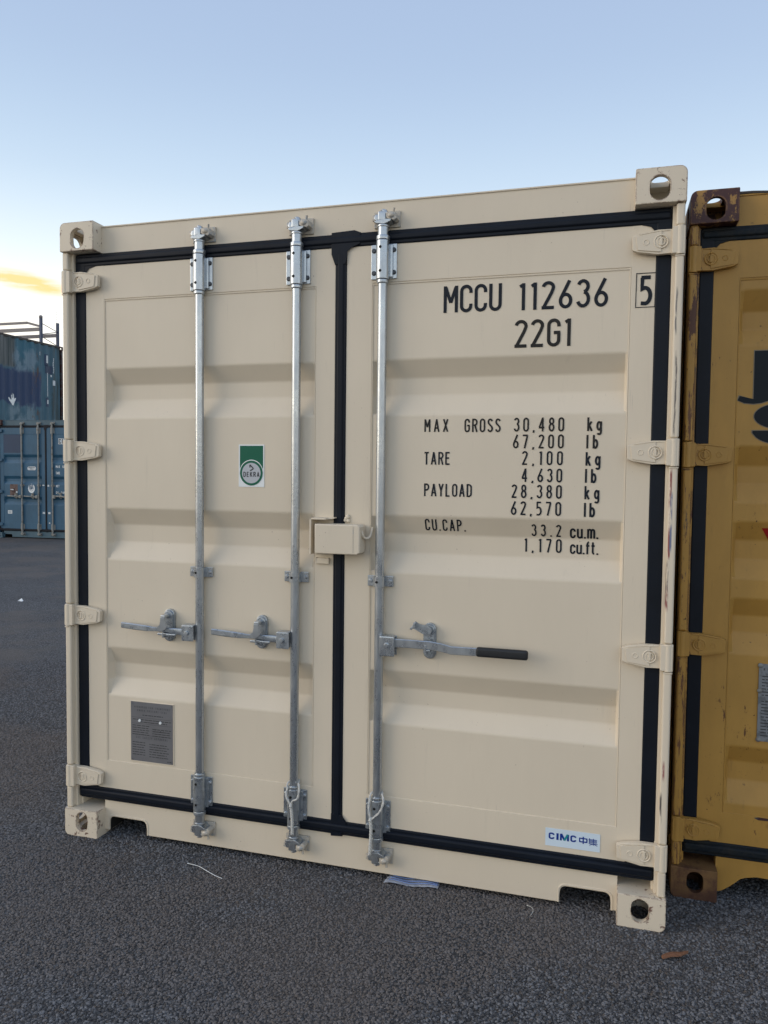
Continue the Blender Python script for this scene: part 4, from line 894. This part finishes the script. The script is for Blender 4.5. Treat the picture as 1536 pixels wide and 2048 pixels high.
for q_ in [yr_(16.15, 16.22, 4.68, 4.90), yr_(16.18, 16.205, 3.72, 4.40), yr_(16.17, 16.23, 3.50, 3.62), yr_(16.42, 16.54, 4.06, 4.21), yr_(15.88, 15.90, 4.86, 4.96), yr_(16.36, 16.40, 4.30, 4.36)]: side_decal('side_marking', 'whitemark', [q_], .008)
side_decal('side_writing', 'whitemark', [yr_(16.43+.01*math.sin(k), 16.465+.01*math.sin(k), 4.42+.05*k, 4.455+.05*k) for k in range(9)], .008)

# ---- pallet rack uprights rising behind the stack
rack = empty('pallet_rack', (-16.91, 20.0, GZ)); tag(rack, 'tall blue and grey pallet rack frame rising behind the stacked containers', 'rack')
def upright(y, top, mat):
    b = MB(); b.box(-.045, .045, y-.03, y-.024, 0, top); b.box(-.045, -.039, y-.03, y+.04, 0, top); b.box(.039, .045, y-.03, y+.04, 0, top)
    return b.build('upright', mat, rack)
upright(0, 6.82, 'rackblue'); u2_ = upright(.85, 6.78, 'rackblue')
b = MB(); b.ball((0, 0, 6.84), .065); b.build('upright_cap', 'rackgrey', rack)
b = MB()
for k in range(60): b.box(-.012, .012, .85-.034, .85-.0305, 3.6+k*.06, 3.625+k*.06)
b.build('slot_row', 'rackgrey', u2_)
zz = 6.52; sgn = 1
for k in range(9):
    MB().cyl((0, 0 if sgn > 0 else .85, zz+(.12 if k == 0 else 0)), (0, .85 if sgn > 0 else 0, zz-.22 if k else zz-.06), .014, seg=6).build('diagonal_brace', 'rackgrey', rack); zz -= .28 if k else .06; sgn = -sgn
b = MB(); b.box(-12, -.55, -.03, .02, 6.62, 6.70); b.prism([(-.56, 6.62), (-.56, 6.70), (-.04, 6.56), (-.04, 6.48)], -.03, .02); b.build('beam', 'rackgrey', rack)
MB().box(-12, -.045, -.03, .02, 6.355, 6.475).build('beam', 'rackgrey', rack)
MB().box(-12, -.045, .83, .88, 6.285, 6.405).build('beam', 'rackgrey', rack)
for x in (-3.4, -6.8, -10.2):
    for y in (0, .85): MB().box(x-.045, x+.045, y-.03, y+.04, 0, 6.8).build('upright', 'rackblue', rack)

# ------------------------------------------------------------------ ground
def gz_(x, y): return GZ*min(1, max(0, (math.hypot(x-1.2, y)-4)/8.5))
b = MB(); rings = [0, 1.5, 3, 4, 5, 6, 7, 8, 9, 10, 11, 12, 12.6, 16, 24, 40, 80, 200, 600, 2000]; S = 64; vs = []
c0 = b.bm.verts.new((1.2, 0, 0))
for r_ in rings[1:]: vs.append([b.bm.verts.new((1.2+r_*math.cos(2*math.pi*k/S), r_*math.sin(2*math.pi*k/S), GZ*min(1, max(0, (r_-4)/8.5)))) for k in range(S)])
for k in range(S): b.bm.faces.new((c0, vs[0][k], vs[0][(k+1) % S]))
for p, q in zip(vs, vs[1:]):
    for k in range(S): b.bm.faces.new((p[k], q[k], q[(k+1) % S], p[(k+1) % S]))
m = Mat('chip_seal', (.110, .111, .116), .85)
vd = m.vor(105); m.vary(m.vor(105, out_='Color'), .55, 1.5); m.over(m.rng(vd, .42, .62), (.022, .023, .026), .75); m.vary(m.noise(1.1, det=5), .86, 1.16)
m.over(m.rng(m.noise(.8, det=7, rough=.65, loc=(3, 1, 0)), .48, .58), (.122, .105, .094), .65)
m.vary(m.noise(.45, (1, 2.2, 1), det=5, rough=.6, loc=(0, 5, 0)), .86, 1.14)
m.over(m.rng(m.noise(60, det=3), .70, .73), (.16, .15, .14), .6)
m.bump(m.math('SUBTRACT', 1, vd), .9, .010).bump(m.noise(30, det=5), .4, .01).bump(m.noise(2, det=3), .3, .04)
MAT['ground'] = m.done()
g = b.build('ground', 'ground', None, smooth=False); tag(g, kind='structure')

# loose stone chippings pressed into the surface near the camera
m = Mat('stone_chippings', (.118, .120, .127), .7, spec=.35)
oi = m.t.nodes.new('ShaderNodeObjectInfo'); m.vary(oi.outputs['Random'], .55, 1.45); m.over(m.rng(oi.outputs['Random'], .9965, .997), (.34, .33, .31))
m.over(m.rng(oi.outputs['Random'], .93, .94), (.085, .070, .058), .9)
gtc = m.t.nodes.new('ShaderNodeNewGeometry'); nn = m.t.nodes.new('ShaderNodeTexNoise'); nn.inputs['Scale'].default_value = .9; nn.inputs['Detail'].default_value = 5; m.t.links.new(gtc.outputs['Position'], nn.inputs[0])
m.over(m.rng(nn.outputs[0], .47, .56), (.142, .120, .106), .6)
MAT['chips'] = m.done()
stones = []
hid = bpy.data.collections.new('stone_shapes')
for k in range(4):
    b = MB(); r = bmesh.ops.create_icosphere(b.bm, subdivisions=1, radius=1); rg = random.Random(k)
    for v in b.bm.verts: v.co = Vector((v.co.x*rg.uniform(.75, 1.15), v.co.y*rg.uniform(.6, 1.0), v.co.z*rg.uniform(.45, .7)))
    me = bpy.data.meshes.new('stone'); b.bm.to_mesh(me); b.bm.free(); me.materials.append(MAT['chips']); stones.append(me)
b = MB(); bm = b.bm
def patch(x0, x1, y0, y1): bm.faces.new([bm.verts.new(p) for p in ((x0, y0, .0005), (x1, y0, .0005), (x1, y1, .0005), (x0, y1, .0005))])
patch(-1.6, 3.9, -1.5, .75); patch(-3.2, -.02, .75, 3.4)
ge = b.build('gravel', 'chips', None, smooth=False, norm=False); tag(ge, kind='stuff', label='dark grey stone chippings pressed into the yard surface', cat='gravel')
ng = bpy.data.node_groups.new('scatter', 'GeometryNodeTree'); ng.interface.new_socket('Geometry', in_out='INPUT', socket_type='NodeSocketGeometry'); ng.interface.new_socket('Geometry', in_out='OUTPUT', socket_type='NodeSocketGeometry')
gn = ng.nodes; gi = gn.new('NodeGroupInput'); go = gn.new('NodeGroupOutput')
dp = gn.new('GeometryNodeDistributePointsOnFaces'); dp.distribute_method = 'RANDOM'; dp.inputs['Density'].default_value = 16000
ng.links.new(gi.outputs[0], dp.inputs['Mesh'])
join = gn.new('GeometryNodeJoinGeometry'); 
prims = []
for k in range(4):
    ic = gn.new('GeometryNodeMeshIcoSphere'); ic.inputs['Subdivisions'].default_value = 1 if k < 3 else 2; ic.inputs['Radius'].default_value = 1
    tr = gn.new('GeometryNodeTransform'); tr.inputs['Scale'].default_value = ((1.1, .75, .55), (.8, 1.0, .6), (1.25, .65, .5), (.85, .8, .6))[k]
    sp_ = gn.new('GeometryNodeSetPosition'); rv = gn.new('FunctionNodeRandomValue'); rv.data_type = 'FLOAT_VECTOR'; rv.inputs[0].default_value = (-.22, -.22, -.18); rv.inputs[1].default_value = (.22, .22, .18); rv.inputs['Seed'].default_value = k+3
    ng.links.new(ic.outputs[0], sp_.inputs[0]); ng.links.new(rv.outputs[0], sp_.inputs['Offset']); ng.links.new(sp_.outputs[0], tr.inputs[0])
    sm = gn.new('GeometryNodeSetMaterial'); sm.inputs['Material'].default_value = MAT['chips']; ng.links.new(tr.outputs[0], sm.inputs[0])
    ss = gn.new('GeometryNodeSetShadeSmooth'); ss.inputs['Shade Smooth'].default_value = (k == 3); ng.links.new(sm.outputs[0], ss.inputs[0])
    prims.append(ss.outputs[0])
g2i = gn.new('GeometryNodeGeometryToInstance')
for p_ in prims[::-1]: ng.links.new(p_, g2i.inputs[0])
iop = gn.new('GeometryNodeInstanceOnPoints'); iop.inputs['Pick Instance'].default_value = True
ng.links.new(dp.outputs['Points'], iop.inputs['Points']); ng.links.new(g2i.outputs[0], iop.inputs['Instance'])
rr_ = gn.new('FunctionNodeRandomValue'); rr_.data_type = 'FLOAT_VECTOR'; rr_.inputs[0].default_value = (-.5, -.5, 0); rr_.inputs[1].default_value = (.5, .5, 6.283)
ng.links.new(rr_.outputs[0], iop.inputs['Rotation'])
rs_ = gn.new('FunctionNodeRandomValue'); rs_.data_type = 'FLOAT'; rs_.inputs[2].default_value = .0033; rs_.inputs[3].default_value = .0072; rs_.inputs['Seed'].default_value = 9
ng.links.new(rs_.outputs[1], iop.inputs['Scale'])
jg = gn.new('GeometryNodeJoinGeometry'); ng.links.new(iop.outputs[0], jg.inputs[0]); ng.links.new(jg.outputs[0], go.inputs[0])
md = ge.modifiers.new('scatter', 'NODES'); md.node_group = ng

# ------------------------------------------------------------------ litter
b = MB(); bm = b.bm; cols = 16
P0, P1, P2, P3 = Vector((1.425, .018, 0)), Vector((1.634, .034, 0)), Vector((1.628, .13, 0)), Vector((1.452, .13, 0))
g_ = []
for j, v in enumerate([0, .12, .16, .30, .34, .55, .6, 1]):
    row = []
    for i in range(cols+1):
        u = i/cols; p = (P0.lerp(P1, u)).lerp(P3.lerp(P2, u), v); zz = .009+.004*math.sin(u*9+v*5)+(.004 if j % 2 else 0)+random.uniform(-.0012, .0012); row.append(bm.verts.new((p.x, p.y+random.uniform(-.0015, .0015), zz)))
    g_.append(row)
for r0, r1 in zip(g_, g_[1:]):
    for k in range(cols): bm.faces.new((r0[k], r0[k+1], r1[k+1], r1[k]))
r = bmesh.ops.solidify(bm, geom=bm.faces[:], thickness=.002)
pp = b.build('plastic_wrapper', 'film', None); tag(pp, 'crushed pale printed plastic wrapper lying half under the beige container', 'litter')
for v in (.08, .22, .40):
    pts = []
    for i in range(cols+1):
        u = .08+.9*i/cols; p = (P0.lerp(P1, u)).lerp(P3.lerp(P2, u), v); pts.append((p.x, p.y, .0165+.004*math.sin(u*9+v*5)))
    MB().tube(pts, .0022, 5).build('printed_stripe', 'stripe', pp)
def litter(name, pts, r, mat, lab, cat, tp=None):
    return tag(MB().tube(smoothp(pts), r, 6, tp).ball(pts[0], r*2.6).build(name, mat, None), lab, cat)
litter('cable_tie', [(.645, -.082, .012), (.70, -.096, .016), (.738, -.1145, .017), (.79, -.135, .014), (.828, -.1446, .012)], .0010, 'vinyl', 'thin white cable tie lying on the ground in front of the beige door', 'litter')
litter('dry_stem', [(1.968, .020, .010), (1.986, .004, .014), (1.992, -.02, .014), (1.985, -.040, .010)], .0009, 'rope', 'thin pale dry stem on the ground left of the right fork pocket', 'stem')
b = MB(); n = 14; ring = []
for i in range(n+1):
    u = i/n; cx = 2.4187+u*.0825; cy = -.159+u*.0525+.004*math.sin(u*7); wd = (.002+.0085*math.sin(math.pi*min(1, u*.9+.1))**.6)*(1+random.uniform(-.2, .2)); th = .0045
    nx, ny = -.537, .843; ring.append([b.bm.verts.new((cx+nx*a_*wd, cy+ny*a_*wd, .012+c_*th+.003*math.sin(u*3))) for a_, c_ in ((-1, -.3), (-.8, .6), (-.2, 1.1+random.uniform(-.3, .3)), (.4, .5), (1, .4), (.9, -.6), (0, -1))])
for p, q in zip(ring, ring[1:]):
    for k in range(7): b.bm.faces.new((p[k], p[(k+1) % 7], q[(k+1) % 7], q[k]))
b.bm.faces.new(ring[0]); b.bm.faces.new(ring[-1][::-1])
tag(b.build('bark_piece', 'bark', None, ang=25), 'small reddish brown strip of bark on the chippings near the bottom right', 'bark')
def scrap(x, y, z, s, lab, pts):
    b = MB(); f = [b.bm.verts.new((x+s*a_, y+s*b_, z+s*c_)) for a_, b_, c_ in pts]; b.bm.faces.new(f); bmesh.ops.solidify(b.bm, geom=b.bm.faces[:], thickness=.0015)
    return tag(b.build('paper_scrap', 'vinyl', None, smooth=False), lab, 'litter')
scrap(-4.39, 4.71, .020, .04, 'tiny white crumpled scrap on the far asphalt at left, above its own small shadow', [(-1, -.4, 0), (.9, -.5, .05), (1.1, .2, .3), (.2, .5, 1.0), (-.5, .2, .5)])
